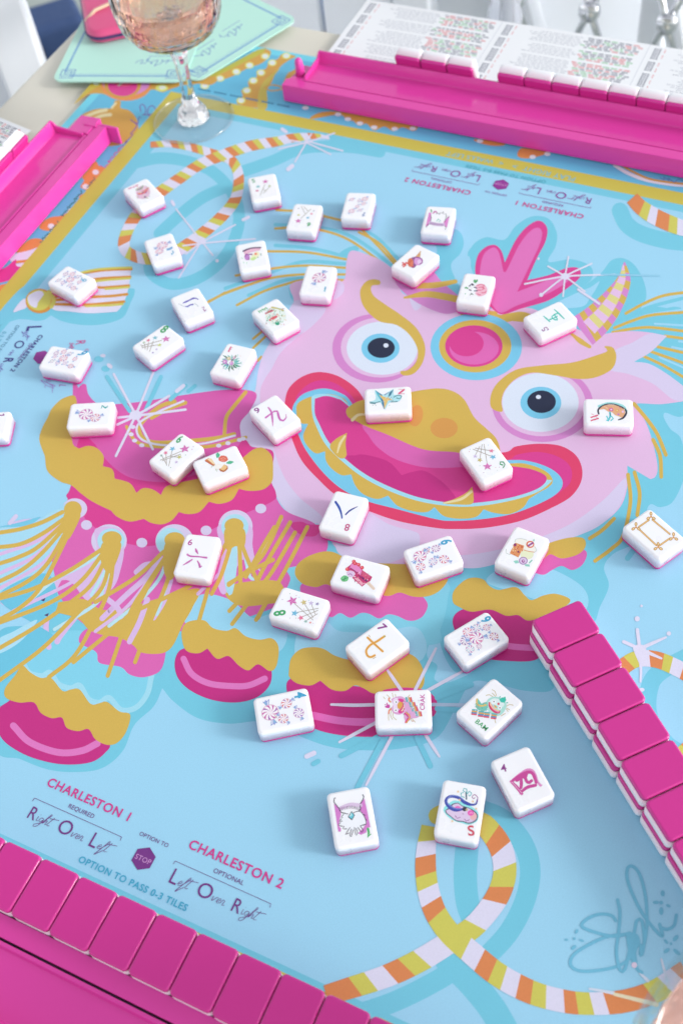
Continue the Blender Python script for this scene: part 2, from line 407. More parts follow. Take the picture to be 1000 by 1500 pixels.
A.K(PQ, [(690, 170), (680, 110), (710, 90), (740, 140), (730, 200), (705, 200), (760, 200), (820, 190), (845, 150), (810, 105), (770, 130), (760, 190), (790, 220)], 1.3)
A.K(PQ, [(690, 230), (670, 225), (660, 290), (650, 310), (620, 280), (580, 250), (600, 270), (650, 290), (640, 330), (610, 370), (580, 400), (610, 400), (560, 460), (520, 490), (550, 480), (500, 530)], 1.3)
A.K(TX, [(500, 530), (450, 560), (470, 580), (410, 610), (440, 680), (390, 640), (360, 700), (340, 680), (370, 700), (320, 740), (290, 770), (260, 730), (300, 760), (270, 810)], 1.3)
# second part of the left strip, beside the rack
A.fr(0, 160, .2)
A.S(OO, [(700, 380), (730, 420), (770, 430), (760, 520), (850, 480), (760, 600), (640, 740), (480, 850), (430, 850), (360, 890), (290, 870), (320, 820), (380, 790), (450, 780), (520, 740), (590, 690), (580, 640), (640, 600), (590, 570), (620, 520), (600, 500), (650, 440)])
for x, y in ((702, 461), (628, 566), (630, 640), (516, 748), (376, 856)): A.E((232, 234, 238), x, y, 24, 19)
A.S(OO, [(230, 950), (300, 950), (320, 980), (300, 1020), (130, 1060), (160, 1000)])
A.K(WH, [(100, 1090), (230, 1060), (360, 1010)], 12); A.K(OO, [(100, 1122), (230, 1105), (330, 1075)], 4); A.K(WH, [(110, 1150), (230, 1130)], 6)
A.S(MG, [(120, 1100), (125, 1150), (240, 1150), (260, 1160), (180, 1220), (-60, 1280), (-60, 1200), (40, 1160)])
for x0, y0, x1, y1, n_ in ((695, 505, 645, 568, 5), (600, 600, 452, 785, 9), (430, 825, 300, 970, 7)):
    A.K((50, 120, 110), [(x0+(x1-x0)*k_/(2*n_)+(9 if k_ % 2 else -7), y0+(y1-y0)*k_/(2*n_)+(6 if k_ % 3 else -8)) for k_ in range(2*n_+1)], 1.5)
A.S((226, 150, 80), [(0, 1290), (150, 1270), (100, 1320), (20, 1330), (-40, 1360)])
A.S((120, 200, 130), [(-20, 1350), (20, 1340), (30, 1400), (0, 1460), (-40, 1460)])
# yellow frame, inner blue frame, light field
quadm(YB, -553, 92, 80, 713.5)
quadm(MB, -538, 78, 92, 700)
quadm(LB, -526.5, 66, 95, 692)
A.start('printed_lettering', True)
CB = (108, 190, 214)
A.fr(0, 0, 1)
A.text(CB, 'PLAY RIGHT  >', (843, 260), (752, 240), .01); A.text(CB, '<  WALLS LEFT', (738, 237), (655, 222), .01)
A.text(CB, 'PLAY RIGHT', (30, 425), (-8, 478), .01)
# ---- mid blue offset shapes on the light field
A.start('printed_shadow_shape', True)
A.fr(140, 160, .26)
A.KK(MB, [[(230, 300), (360, 275), (500, 290), (640, 340), (740, 430), (800, 540), (800, 680), (720, 840), (580, 950), (430, 985), (320, 930), (300, 860)],
          [(360, 700), (470, 600), (600, 500), (730, 440)], [(830, 350), (1000, 290), (1150, 225), (1290, 210), (1450, 215), (1600, 240)]], 17)
A.fr(0, 430, .2)
A.S(MB, [(-60, 230), (60, 210), (130, 190), (200, 190), (270, 200), (330, 190), (375, 160, 1), (450, 200), (560, 225), (680, 232), (800, 215), (900, 175), (940, 110), (960, 60), (985, 0), (950, -40), (600, 20), (300, 40), (200, -60), (60, 60)])
A.fr(330, 300, .34)
A.KK(MB, [[(215, 85), (300, 90), (420, 100), (530, 130), (620, 185), (720, 265)], [(215, 175), (350, 185), (450, 205), (520, 228)], [(0, 360), (100, 325), (200, 290), (340, 245), (520, 255)],
          [(100, 390), (240, 330), (330, 315)], [(570, 100), (650, 140), (740, 230)], [(280, 360), (290, 400), (330, 440)]], 5)
A.K(MB, [(505, 215), (530, 200), (560, 190)], 10)
A.fr(660, 300, .34)
A.S(MB, [(80, 250), (90, 180), (150, 140), (230, 150), (280, 90), (350, 50), (420, 60), (455, 120), (450, 180), (420, 245), (520, 235), (600, 265), (605, 320), (540, 370), (600, 330), (650, 290), (690, 240), (740, 230), (790, 260), (830, 330), (840, 400), (815, 460), (900, 440), (1010, 500), (1010, 760), (900, 700), (700, 620), (500, 560), (200, 480)])
A.S(LB, [(540, 380), (600, 355), (640, 330), (600, 400), (560, 440), (430, 440)])
A.S(MB, [(-130, 330), (-60, 200), (-100, 130), (-60, 90), (30, 110), (55, 160), (40, 210), (0, 260), (30, 340), (60, 380), (-20, 430), (-120, 420)])
A.S(LB, [(40, 290), (70, 220), (85, 240), (80, 300), (60, 350)])
A.KK(MB, [[(727, 25), (758, 85), (820, 125), (930, 155), (1030, 165)]], 24)
A.fr(660, 0, .34)
# right side hair and fin backing
A.fr(0, 0, 1)
A.S(MB, [(925, 470), (960, 455), (1005, 463), (1005, 600), (972, 605), (980, 627), (997, 644), (1003, 690), (986, 733), (966, 743), (949, 741), (935, 790), (898, 811), (884, 831), (891, 858), (878, 889), (868, 912), (840, 905), (760, 885), (690, 880), (640, 850), (640, 800), (850, 700), (900, 560)])
# leg backing
A.S(MB, [(-6, 990), (-6, 1096), (30, 1112), (70, 1127), (110, 1131), (150, 1125), (180, 1100), (197, 1062), (225, 1035), (238, 1008, 1), (255, 1028), (290, 1052), (335, 1060), (385, 1057), (430, 1075), (480, 1093), (530, 1099), (590, 1096), (640, 1080), (668, 1035), (690, 1000), (720, 1000), (770, 1012), (810, 1008), (800, 960), (830, 900), (700, 830), (420, 780), (150, 800), (60, 930)])
A.S(LB, [(640, 913, 1), (626, 950), (627, 965), (640, 975), (636, 995), (655, 1000), (690, 985), (668, 985), (655, 970), (645, 945)])
# bottom rope loop shadow
A.K(MB, [(700, 1185), (735, 1200), (765, 1235), (776, 1275), (768, 1320), (745, 1365), (712, 1402)], 30)
A.K(MB, [(684, 1235), (681, 1280), (684, 1320), (692, 1345)], 34)
A.K(MB, [(655, 1405), (690, 1440), (722, 1480), (750, 1530)], 40)
A.K(MB, [(520, 1487), (580, 1466), (640, 1436), (690, 1404)], 30)
A.K(MB, [(1010, 960), (965, 985), (950, 1010), (950, 1050), (975, 1090), (1010, 1110)], 26)
# ---- hair strokes, upper left
A.start('printed_hair', True)
A.fr(330, 300, .34)
A.KK(GO, [[(215, 102), (300, 98), (415, 110), (520, 145), (620, 210), (720, 290)], [(220, 22), (330, 30), (430, 50), (560, 90), (650, 170), (735, 262)], [(575, 118), (660, 165), (732, 243)],
          [(180, 200), (350, 205), (520, 235)], [(45, 305), (200, 275), (350, 262), (520, 272)], [(-10, 385), (100, 345), (200, 315), (330, 300), (520, 300)],
          [(50, 432), (160, 375), (250, 345), (350, 322), (520, 325)], [(-75, 420), (0, 378)], [(280, 462), (345, 432)], [(295, 472), (350, 447)], [(120, 577), (165, 540)], [(120, 617), (172, 568)], [(140, 672), (155, 655)],
          [(-70, 415), (20, 372), (100, 345)]], 3.6)
# ---- hair, right
A.fr(850, 370, .16667)
A.KK(MB, [[(420, 560), (600, 480), (900, 400)], [(480, 600), (700, 590), (900, 590)]], 5)
A.KK(LB, [[(480, 590), (600, 545), (900, 500)], [(650, 625), (900, 640)], [(800, 830), (900, 850)], [(690, 920), (900, 1010)], [(860, 780), (960, 790)]], 3)
A.KK(GO, [[(395, 535), (550, 450), (720, 380), (920, 348)], [(295, 662), (450, 600), (620, 550), (920, 523)], [(280, 700), (450, 670), (620, 658), (920, 692)],
          [(740, 733), (920, 757)], [(675, 828), (920, 884)], [(610, 868), (760, 920), (920, 977)], [(540, 905), (720, 990), (920, 1105)]], 4.2)
# ---- head
A.start('printed_lion_face')
A.fr(0, 0, 1)
A.S(LP, [(424, 421), (432, 413), (455, 409), (480, 409), (503, 411), (507, 385), (511, 370), (518, 367), (535, 372), (560, 383), (585, 405), (590, 430), (640, 445), (700, 452), (750, 452), (800, 460), (840, 480), (870, 490), (898, 487), (925, 485), (950, 487), (976, 492, 1), (953, 515), (928, 530, 1), (950, 533), (975, 547), (1006, 570, 1), (1006, 587, 1), (967, 592), (930, 592), (941, 610), (953, 640), (962, 680), (960, 697), (952, 702, 1), (918, 682, 1), (918, 712), (908, 742), (880, 768), (850, 783), (800, 800), (730, 825), (680, 832), (620, 828), (568, 827), (534, 824), (505, 817), (490, 800), (478, 782), (466, 767, 1), (440, 764), (415, 743), (400, 715), (396, 688), (401, 661, 1), (385, 658), (362, 650), (349, 632), (347, 612), (356, 595), (372, 578), (378, 545), (385, 520), (400, 495), (412, 477), (430, 455, 1), (430, 438)])
A.S(LI, [(432, 441), (455, 446), (477, 452), (460, 475), (432, 497), (410, 518), (398, 540), (388, 555), (381, 575), (385, 615), (402, 660, 1), (385, 658), (362, 650), (349, 632), (347, 612), (356, 595), (372, 578), (378, 545), (385, 520), (400, 495), (412, 477)])
A.S(LI, [(401, 660), (408, 680), (420, 705), (440, 730), (470, 755), (480, 775), (466, 767, 1), (440, 764), (415, 743), (400, 715), (396, 688)])
A.S(LI, [(492, 796), (520, 745), (570, 768), (605, 778), (614, 784), (613, 800), (602, 811), (568, 825), (534, 824), (505, 817)])
A.S(LI, [(610, 815), (690, 812), (760, 797), (830, 770), (880, 735), (915, 700), (916, 715), (906, 742), (880, 768), (850, 783), (800, 800), (730, 825), (680, 832)])
A.S(LI, [(898, 515), (925, 502), (950, 489), (976, 492, 1), (953, 515), (928, 530, 1), (950, 533), (975, 547), (1006, 570, 1), (1006, 587, 1), (985, 585), (955, 562), (920, 548), (890, 540)])
A.S(LI, [(480, 412), (500, 412), (504, 425), (495, 436), (480, 440), (470, 430)])
A.S(LI, [(600, 425), (616, 425), (618, 445), (608, 455), (600, 440)])
# left horn bands behind the tiles
A.fr(660, 300, .34)
A.S(VI, [(-230, 290), (-180, 235), (-100, 260), (-40, 330), (40, 400), (60, 440), (-20, 470), (-130, 430), (-200, 380), (-240, 330)])
A.K(GO, [(-125, 270), (-160, 300), (-190, 300)], 10); A.K(GO, [(-200, 400), (-110, 385), (-30, 395), (40, 410)], [3, 9, 10, 10]); A.K(GO, [(-150, 350), (-60, 345), (20, 330)], [8, 9, 6]); A.K(GO, [(60, 470), (240, 480), (350, 490)], 13)
A.S((232, 190, 228), [(200, 470), (260, 445), (340, 445), (390, 470), (300, 480)])
A.K(GO, [(225, 490), (300, 478), (345, 490)], 12)
# crest
A.S(MG, [(105, 295), (115, 220), (150, 182), (190, 173), (218, 200), (232, 248, 1), (280, 150), (330, 92), (380, 68), (414, 100), (406, 160), (370, 230), (328, 325, 1), (420, 303), (500, 272), (550, 274), (555, 312), (500, 360), (420, 412), (300, 448), (220, 472), (170, 440), (130, 400)])
A.S((228, 118, 192), [(125, 300), (135, 230), (155, 198), (188, 184), (208, 210), (222, 270, 1), (235, 290), (290, 180), (335, 120), (372, 98), (392, 118), (382, 170), (345, 250), (285, 375, 1), (390, 335), (480, 300), (520, 300), (490, 340), (400, 390), (280, 436), (215, 465), (175, 430), (140, 390)])
# right horn
HS = [15, 14, 14, 14, 13, 13, 12, 12, 11, 11, 10, 10]
A.fr(0, 0, 1)
hx = [(852, 486), (872, 470), (890, 450), (905, 428), (914, 407), (914, 384)]
A.rope([VI, GO], hx, [50, 46, 40, 31, 20, 2], [10]*20, -.12)
A.rope([(232, 196, 234), (226, 218, 142)], [(862, 480), (880, 462), (894, 443), (904, 424), (911, 405), (912, 388)], [24, 22, 19, 15, 11, 2], [10]*20, .0, 0)
A.K(GO, [(835, 488), (850, 500), (863, 508)], [3, 8, 5])
# third eye
A.fr(0, 0, 1)
A.E(EB, 697, 508, 67, 49); A.E(GO, 695.5, 507, 53, 38.5); A.E(MG, 693.5, 507, 42, 30.5); A.E((228, 108, 186), 694, 510, 36, 24); A.E(MG, 683, 503, 25, 19)
# eyes
A.E(VI, 552, 510, 65.5, 50.5); A.E(LP, 557, 509, 58, 44); A.E((223, 233, 250), 559.5, 510, 52, 39); A.E(EB, 557, 510, 28, 21.5); A.E(NV, 558, 509.5, 20, 14.8); A.E((223, 233, 250), 565, 506, 3.8, 3.2)
A.E(VI, 794, 592, 74, 55.5); A.E(LP, 793, 591, 64, 48); A.E((223, 233, 250), 791, 589.5, 56, 43.2); A.E(EB, 791.5, 590, 30, 23.6); A.E(NV, 792.5, 588.5, 21, 16.5); A.E((223, 233, 250), 788, 581.5, 3.8, 3)
A.S(GO, [(556, 411), (545, 409), (534, 414), (527, 428), (533, 450), (554, 470), (580, 476), (599, 490), (611, 511), (609, 530), (597, 542), (586, 544), (590, 550), (606, 547), (619, 530), (622, 506), (609, 480), (585, 460), (564, 446), (546, 432), (544, 419), (556, 417)])
A.S(GO, [(735, 603), (719, 597), (719, 577), (731, 558), (757, 541), (796, 535), (837, 531), (871, 521), (889, 514), (884, 508), (890, 507), (898, 510), (902, 524), (895, 541), (871, 553), (844, 555), (813, 550), (779, 546), (755, 555), (739, 572), (734, 588)])
# mouth
A.S(RE, [(417, 592), (423, 569), (442, 552), (466, 545), (493, 550), (517, 565), (531, 582), (545, 610), (640, 660), (733, 663), (755, 654), (789, 650), (823, 654), (846, 671), (852, 699), (837, 726), (803, 746), (762, 763), (711, 773), (665, 775), (636, 773), (582, 763), (534, 746), (493, 726), (466, 702), (442, 675), (428, 644), (420, 615)])
A.S(MG, [(432, 590), (440, 573), (455, 561), (472, 557), (492, 562), (510, 575), (522, 590), (540, 620), (640, 665), (735, 674), (757, 666), (785, 662), (812, 667), (832, 680), (837, 698), (826, 716), (780, 740), (670, 755), (560, 720), (470, 680), (437, 630)])
A.S(EB, [(428, 600), (433, 588), (446, 576), (473, 569), (497, 575), (514, 589), (540, 640), (640, 680), (745, 674), (776, 676), (803, 685), (820, 698), (823, 712), (811, 726), (782, 741), (745, 754), (701, 761), (660, 763), (636, 760), (582, 746), (534, 733), (500, 716), (473, 692), (449, 661), (437, 637), (429, 615)])
A.S(GO, [(434, 603), (436, 591), (452, 582), (475, 577), (495, 580), (509, 590), (520, 620), (640, 690), (745, 679), (776, 681), (801, 692), (809, 705), (802, 714), (788, 722), (774, 731, 1), (765, 744), (745, 753), (722, 751), (708, 746, 1), (697, 757), (675, 760), (650, 756), (636, 743, 1), (625, 750), (605, 749), (582, 741), (568, 726, 1), (552, 731), (532, 724), (520, 711), (514, 695, 1), (500, 696), (485, 686), (477, 674), (476, 661, 1), (462, 664), (449, 652), (444, 638), (451, 621, 1), (441, 620), (436, 613)])
A.S(LT, [(456, 581, 1), (461, 578), (477, 577), (496, 581), (508, 590), (560, 640), (640, 668), (745, 684), (775, 688), (797, 698), (801, 703), (808, 704), (790, 719), (757, 731), (711, 740), (668, 742), (617, 735), (572, 720), (531, 699), (499, 674), (476, 650), (462, 622), (457, 605)])
A.S(MG, [(461, 584, 1), (477, 580), (494, 584), (507, 592), (560, 640), (640, 668), (720, 680), (750, 683), (780, 688), (800, 699), (790, 714), (755, 727), (711, 735), (670, 737), (619, 730), (575, 715), (534, 694), (503, 670), (481, 647), (467, 620), (461, 605)])
A.S(DM, [(507, 670), (520, 667), (534, 666), (568, 676), (588, 696, 1), (605, 691), (622, 690), (646, 705), (664, 724), (665, 736), (619, 730), (575, 715), (534, 694)])
A.S(PK, [(534, 618), (541, 640), (555, 657), (580, 673), (619, 684), (660, 685), (690, 680), (690, 660), (600, 600)])
A.S(GO, [(508, 634, 1), (492, 643), (483, 655), (497, 671), (507, 668), (506, 650)]); A.K(IV, [(505, 639), (498, 650), (494, 663)], [3, 4, 2])
A.S(GO, [(691, 713, 1), (682, 722), (665, 731), (648, 737), (670, 739), (691, 738), (693, 725)]); A.K(IV, [(690, 720), (675, 731), (650, 737)], [4, 4, 2])
A.S(GO, [(507, 600), (520, 590), (540, 584), (580, 578), (620, 571), (645, 569), (665, 574), (680, 586), (694, 611), (712, 628), (726, 642), (732, 660), (728, 678), (700, 674), (670, 663), (619, 658), (568, 637), (537, 625), (522, 617), (510, 611)])
A.E((218, 158, 84), 609, 609, 10, 16, 12); A.E((218, 158, 84), 650, 627, 20, 15)
A.K(IV, [(516, 615), (524, 608), (535, 607)], [5, 4, 3])
# cheek hairs on the right
A.start('printed_fin', True)
A.fr(660, 600, .34)
A.KK(LT, [[(330, 540), (480, 480), (600, 430)]], 2) if False else None
A.KK(GO, [[(788, -25), (850, 50), (890, 110), (925, 195)], [(870, 130), (900, 200), (905, 290)], [(790, 270), (812, 360), (802, 455)], [(762, 280), (772, 400), (740, 545), (690, 600), (620, 652)], [(702, 470), (650, 520), (597, 555)]], 5.5)
A.K(MB, [(790, 600), (760, 640)], 8)
# ---- torso
A.start('printed_lion_body')
A.fr(0, 0, 1)
A.S(PK, [(108, 558), (118, 572), (126, 563), (130, 578), (145, 592), (170, 592), (210, 588), (260, 580), (330, 571), (374, 575), (367, 600), (352, 620), (355, 650), (398, 662), (396, 700), (415, 745), (462, 768), (480, 800), (452, 850), (425, 880), (300, 920), (150, 925), (92, 880), (80, 840), (78, 800), (104, 712), (104, 640), (107, 600)])
A.S(MG, [(118, 640), (104, 712), (98, 728), (118, 745), (127, 762), (160, 787), (190, 797), (218, 800), (262, 792), (305, 778), (340, 760), (398, 735), (404, 722), (396, 700), (400, 662), (370, 655), (352, 645), (300, 690), (200, 700), (150, 660)])
A.S((222, 100, 180), [(118, 565), (126, 563), (130, 578), (145, 592), (170, 592), (210, 588), (260, 580), (330, 571), (374, 575), (367, 600), (352, 620), (352, 648), (330, 670), (300, 690), (260, 703), (231, 706), (190, 699), (160, 678), (136, 644), (122, 610), (112, 580)])
A.S((222, 66, 150), [(440, 764), (452, 768), (470, 770), (462, 785), (440, 783), (425, 768)])
# saddle strokes
A.fr(100, 560, .26)
A.KK(GO, [[(600, 108), (520, 135), (440, 200), (400, 260), (430, 320), (520, 340), (740, 325), (860, 310), (935, 292)], [(660, 115), (560, 150), (470, 200)]], [6, 6])
A.KK(GO, [[(330, 250), (370, 320), (440, 355), (600, 365), (800, 360), (1000, 310)]], 5)
A.K(GO, [(1000, 55), (930, 140), (890, 200), (880, 295)], 5.5)
A.K(WH, [(650, 105), (500, 170), (400, 230), (390, 290), (440, 335), (560, 355), (760, 345), (940, 300)], 3)
for x, y in ((365, 252), (355, 293), (375, 328), (415, 355), (848, 357), (900, 343), (965, 325), (985, 318)): A.E(WH, x, y, 15, 11)
# collar
A.fr(0, 0, 1)
A.S(GO, [(107, 579), (90, 585), (76, 599), (70, 612), (63, 625), (58, 644), (66, 668, 1), (70, 690), (88, 705), (105, 711), (118, 722), (133, 733), (148, 741), (163, 748, 1), (172, 757), (190, 764), (211, 760, 1), (222, 766), (238, 768), (252, 762), (262, 750, 1), (275, 753), (292, 750), (306, 735, 1), (322, 738), (340, 732), (350, 716, 1), (365, 719), (385, 717), (398, 706), (400, 690), (398, 668), (385, 656), (372, 658), (360, 667), (345, 680), (330, 690), (310, 696), (296, 700), (272, 705), (256, 708), (242, 714), (236, 725, 1), (224, 717), (210, 715), (200, 722, 1), (193, 710), (184, 705), (168, 701, 1), (167, 692), (163, 686), (151, 683, 1), (152, 668), (143, 657), (130, 653), (116, 657, 1), (107, 650), (106, 625), (112, 600), (112, 584)])
# lower body: legs, boots and lumps
A.start('printed_lion_legs')
A.S(CY, [(33, 976), (40, 950), (56, 934), (90, 925), (130, 925), (180, 940), (225, 975), (224, 1000), (212, 1025), (198, 1042), (175, 1042), (157, 1028), (135, 1032), (117, 1012), (92, 1012), (75, 994), (48, 990)])
A.S((136, 214, 236), [(425, 850), (430, 830), (560, 830), (650, 850), (655, 880), (645, 920), (625, 945), (420, 930), (410, 890)])
A.S((158, 218, 244), [(268, 905), (275, 885), (300, 870), (340, 880), (370, 905), (400, 900), (420, 925), (414, 950), (395, 955), (340, 945), (290, 930)])
A.S((160, 218, 242), [(432, 960), (436, 925), (455, 910), (480, 912), (500, 925), (560, 925), (605, 918), (622, 935), (623, 958), (600, 972), (500, 975), (450, 965)])
A.S((158, 220, 246), [(712, 852), (740, 830), (790, 828), (840, 850), (860, 872), (855, 895), (820, 890), (760, 870)])
A.KK(LT, [[(36, 975), (44, 986), (62, 990), (74, 985), (86, 1002), (104, 1008), (117, 1004), (130, 1024), (146, 1029), (160, 1022), (178, 1040), (200, 1036), (216, 1016), (222, 990)]], 8)
A.S(PK, [(116, 940), (141, 955), (146, 971), (177, 977), (190, 988), (211, 992), (235, 982), (243, 954), (240, 930), (180, 920), (130, 920)])
A.S(GO, [(60, 890), (100, 880), (125, 878), (150, 893), (190, 890), (220, 880), (290, 862), (282, 890), (268, 915), (255, 943), (243, 955), (225, 958), (205, 955), (195, 945), (175, 934), (150, 930), (130, 922), (112, 905)])
A.S(DM, [(-6, 1045), (12, 1028), (30, 1020), (80, 1035), (140, 1060), (161, 1088), (155, 1102), (135, 1116), (100, 1120), (65, 1115), (30, 1102), (2, 1080)])
A.K((228, 126, 198), [(20, 1063), (44, 1087), (85, 1102), (119, 1100), (143, 1089)], 10)
A.S(GO, [(33, 975), (22, 990), (8, 1008), (9, 1022), (28, 1029), (50, 1029), (60, 1044), (76, 1052), (91, 1051), (98, 1066), (115, 1071), (130, 1068), (140, 1083), (157, 1091), (172, 1088), (185, 1072), (191, 1047), (175, 1042), (157, 1028), (146, 1030), (133, 1031), (117, 1010), (104, 1010), (92, 1012), (75, 993), (60, 993), (45, 985)])
A.S(DM, [(256, 975), (260, 957), (272, 949), (300, 945), (360, 960), (390, 970), (398, 985), (394, 1005), (375, 1022), (345, 1029), (310, 1025), (280, 1012), (262, 995)])
A.K((228, 126, 198), [(269, 965), (281, 987), (306, 1001), (340, 1005), (364, 1004), (388, 994)], 9)
A.S(GO, [(272, 952), (266, 930), (270, 915), (282, 909), (300, 909), (312, 920), (332, 924), (345, 920), (360, 932), (380, 937), (398, 935), (408, 948), (405, 975), (395, 983), (378, 973), (364, 982), (350, 975), (335, 961), (318, 965), (304, 950, 1), (290, 957)])
A.S(DM, [(420, 1012), (424, 995), (450, 990), (520, 1005), (590, 1008), (622, 1020), (634, 1040), (622, 1060), (592, 1072), (550, 1079), (500, 1077), (460, 1067), (432, 1045)])
A.K((232, 116, 196), [(458, 1048), (500, 1056), (548, 1057), (610, 1048)], 11)
A.S(GO, [(423, 985), (426, 965), (440, 951), (460, 948), (475, 951), (492, 961), (520, 966), (560, 952), (600, 958), (617, 975), (621, 1000), (610, 1013), (590, 1011), (568, 1010), (548, 1016), (532, 1008), (519, 1004), (505, 1012), (486, 1010), (469, 997, 1), (455, 1004), (435, 1001), (424, 992)])
A.S(MG, [(560, 1012), (590, 1007), (625, 1012), (640, 1030), (630, 1050), (590, 1020)])
A.S(PK, [(440, 858), (470, 845), (520, 855), (600, 865), (625, 882), (621, 900), (610, 908), (597, 909), (581, 902), (568, 900), (555, 906), (540, 899), (528, 898), (513, 905), (498, 898), (484, 904), (470, 888), (450, 885)])
A.S(GO, [(432, 841), (437, 825), (458, 812), (485, 808), (520, 822), (580, 826), (640, 828), (656, 845), (646, 863), (628, 873), (605, 874), (585, 868), (568, 873), (540, 868), (500, 865), (478, 856), (463, 860), (443, 855)])
A.S(PK, [(790, 815), (815, 805), (856, 806), (854, 825), (838, 835), (822, 829), (808, 835), (795, 842), (780, 835)])
A.S(GO, [(770, 812), (800, 797), (830, 788), (853, 788), (857, 800), (846, 812), (822, 818), (805, 812), (790, 822)])
A.S(DM, [(663, 915), (668, 898), (690, 890), (730, 892), (790, 905), (800, 940), (785, 966), (740, 968), (700, 962), (678, 945)])
A.K((232, 120, 196), [(735, 945), (760, 948), (800, 950)], 9)
A.S(GO, [(663, 882), (664, 866), (680, 850), (694, 846), (708, 849), (716, 858), (730, 864), (755, 860), (768, 872), (778, 879), (796, 872), (815, 870), (835, 880), (812, 898), (790, 905), (772, 909), (758, 901), (741, 902), (718, 893), (690, 896), (672, 889)])
A.S(GO, [(330, 868), (345, 855), (400, 850), (416, 862), (414, 880), (390, 885), (360, 888), (340, 882)])
# tassels
A.start('printed_tassels')
for x, y, r, r2 in ((110, 745, 18, 15), (160, 792, 26, 24), (256, 793, 28, 25), (345, 771, 25, 24)): A.E(LI, x, y, r, r2)
LC = (222, 190, 234)
A.S(LC, [(140, 775), (175, 775), (182, 800), (178, 830), (165, 862), (130, 880), (100, 850), (60, 860), (100, 835), (140, 808)])
A.S(LC, [(320, 770), (366, 770), (370, 800), (375, 825), (384, 840), (355, 820), (330, 870), (318, 850), (325, 810)])
A.KK(LC, [[(236, 818), (215, 845), (185, 872), (150, 906)], [(157, 877), (172, 890), (178, 903)], [(216, 878), (205, 910), (190, 940)], [(118, 828), (90, 845), (78, 870), (68, 915), (72, 948)], [(110, 905), (90, 930), (84, 940)], [(250, 850), (240, 880), (225, 905)], [(200, 838), (212, 828), (225, 826)]], 8)
A.S((214, 196, 236), [(70, 790), (60, 800), (30, 870), (0, 880), (0, 780), (60, 760)])
A.S((170, 222, 244), [(98, 745), (75, 750), (50, 765), (-4, 780), (-4, 870), (55, 850), (72, 820), (95, 775)])
A.S((122, 204, 232), [(60, 757), (40, 770), (0, 772), (30, 765)])
A.E((170, 222, 244), 105, 747, 14, 12); A.E((176, 226, 242), 163, 792, 20, 18); A.E((176, 226, 242), 250, 793, 21, 20); A.E((176, 226, 242), 344, 772, 20, 19)
A.S((112, 200, 228), [(72, 842), (85, 885), (60, 915), (0, 925), (-4, 1000), (50, 960), (70, 940), (78, 930), (0, 880), (30, 850)])
A.S((176, 226, 246), [(55, 908), (20, 925), (-4, 938), (-4, 958), (30, 940)])
for x, y in ((127, 769), (208, 795), (302, 777), (382, 745)): A.E(LI, x, y, 8, 7)
A.K(LI, [(24, 756), (15, 766)], [6, 6])
A.KK(LC, [[(100, 755), (60, 790), (0, 812)], [(98, 765), (55, 812), (0, 840)], [(104, 768), (66, 822), (0, 862)], [(145, 815), (110, 850), (20, 895)], [(165, 815), (140, 870), (85, 930)], [(235, 825), (190, 885), (140, 925)], [(175, 880), (160, 895), (210, 850)], [(345, 790), (330, 830), (300, 860), (290, 870)], [(412, 760), (390, 800), (360, 840)]], 5)
A.KK(CY if False else (190, 230, 240), [[(160, 808), (120, 850)], [(148, 812), (118, 830), (80, 850), (48, 876)], [(166, 822), (152, 860), (140, 885), (80, 922)], [(158, 830), (134, 872)], [(246, 818), (232, 850), (200, 885), (160, 917)], [(252, 830), (240, 870), (230, 900)], [(347, 800), (340, 850), (334, 866)], [(360, 820), (366, 845), (372, 848)], [(95, 768), (70, 800)]], [5, 5])
A.S((176, 226, 242), [(336, 800), (345, 790), (347, 830), (340, 870), (332, 866), (328, 835)])
A.KK(GO, [[(92, 750), (62, 765), (30, 775), (-5, 781)], [(94, 760), (62, 782), (30, 797), (-5, 802)], [(94, 767), (55, 802), (25, 817), (-5, 827)], [(97, 770), (62, 810), (32, 835), (-5, 854)], [(102, 770), (70, 825), (40, 852), (-5, 875)], [(109, 760), (92, 800), (60, 860), (30, 890), (-5, 910)],
          [(152, 803), (100, 837), (50, 862), (-5, 878)], [(155, 805), (120, 850), (75, 882), (-5, 914)], [(160, 808), (135, 855), (100, 885), (50, 920), (-5, 952)], [(163, 808), (150, 860), (112, 900), (62, 950), (-5, 1000)], [(168, 805), (160, 862), (140, 907), (110, 960), (72, 992)],
          [(240, 808), (200, 845), (140, 882)], [(243, 815), (212, 862), (190, 900), (158, 990)], [(250, 805), (222, 850), (190, 900), (108, 970)], [(257, 808), (244, 855), (222, 907), (198, 970)], [(262, 850), (282, 855), (250, 872), (205, 892)],
          [(337, 785), (315, 830), (300, 880), (292, 908)], [(342, 785), (325, 840), (310, 870)], [(350, 787), (352, 830), (352, 872)], [(350, 787), (365, 825), (382, 862)], [(335, 855), (375, 832), (400, 820)],
          [(412, 757), (395, 795), (375, 825), (335, 857)], [(425, 765), (390, 825), (370, 865)], [(402, 772), (385, 800), (360, 845)], [(432, 780), (400, 835), (375, 868), (340, 914)], [(450, 772), (415, 840), (375, 908)], [(360, 870), (336, 895)], [(395, 870), (378, 905)]], 6)
for x, y, rx, ry in ((107, 746, 13, 12), (164, 789, 14.5, 11), (256, 791, 15, 11.5), (343, 770, 14, 11)): A.E(GO, x, y, rx, ry)
A.S(GO, [(96, 750), (118, 752), (110, 775), (100, 790), (92, 780)]); A.S(GO, [(151, 795), (177, 795), (172, 820), (160, 840), (148, 822)])
A.S(GO, [(243, 795), (268, 797), (262, 830), (250, 850), (240, 835)]); A.S(GO, [(330, 775), (357, 775), (358, 800), (345, 800), (332, 805)])
A.T((90, 60, 110), [(60, 879), (67, 876), (65, 881)]); A.T((90, 60, 110), [(65, 901), (72, 898), (70, 903)])
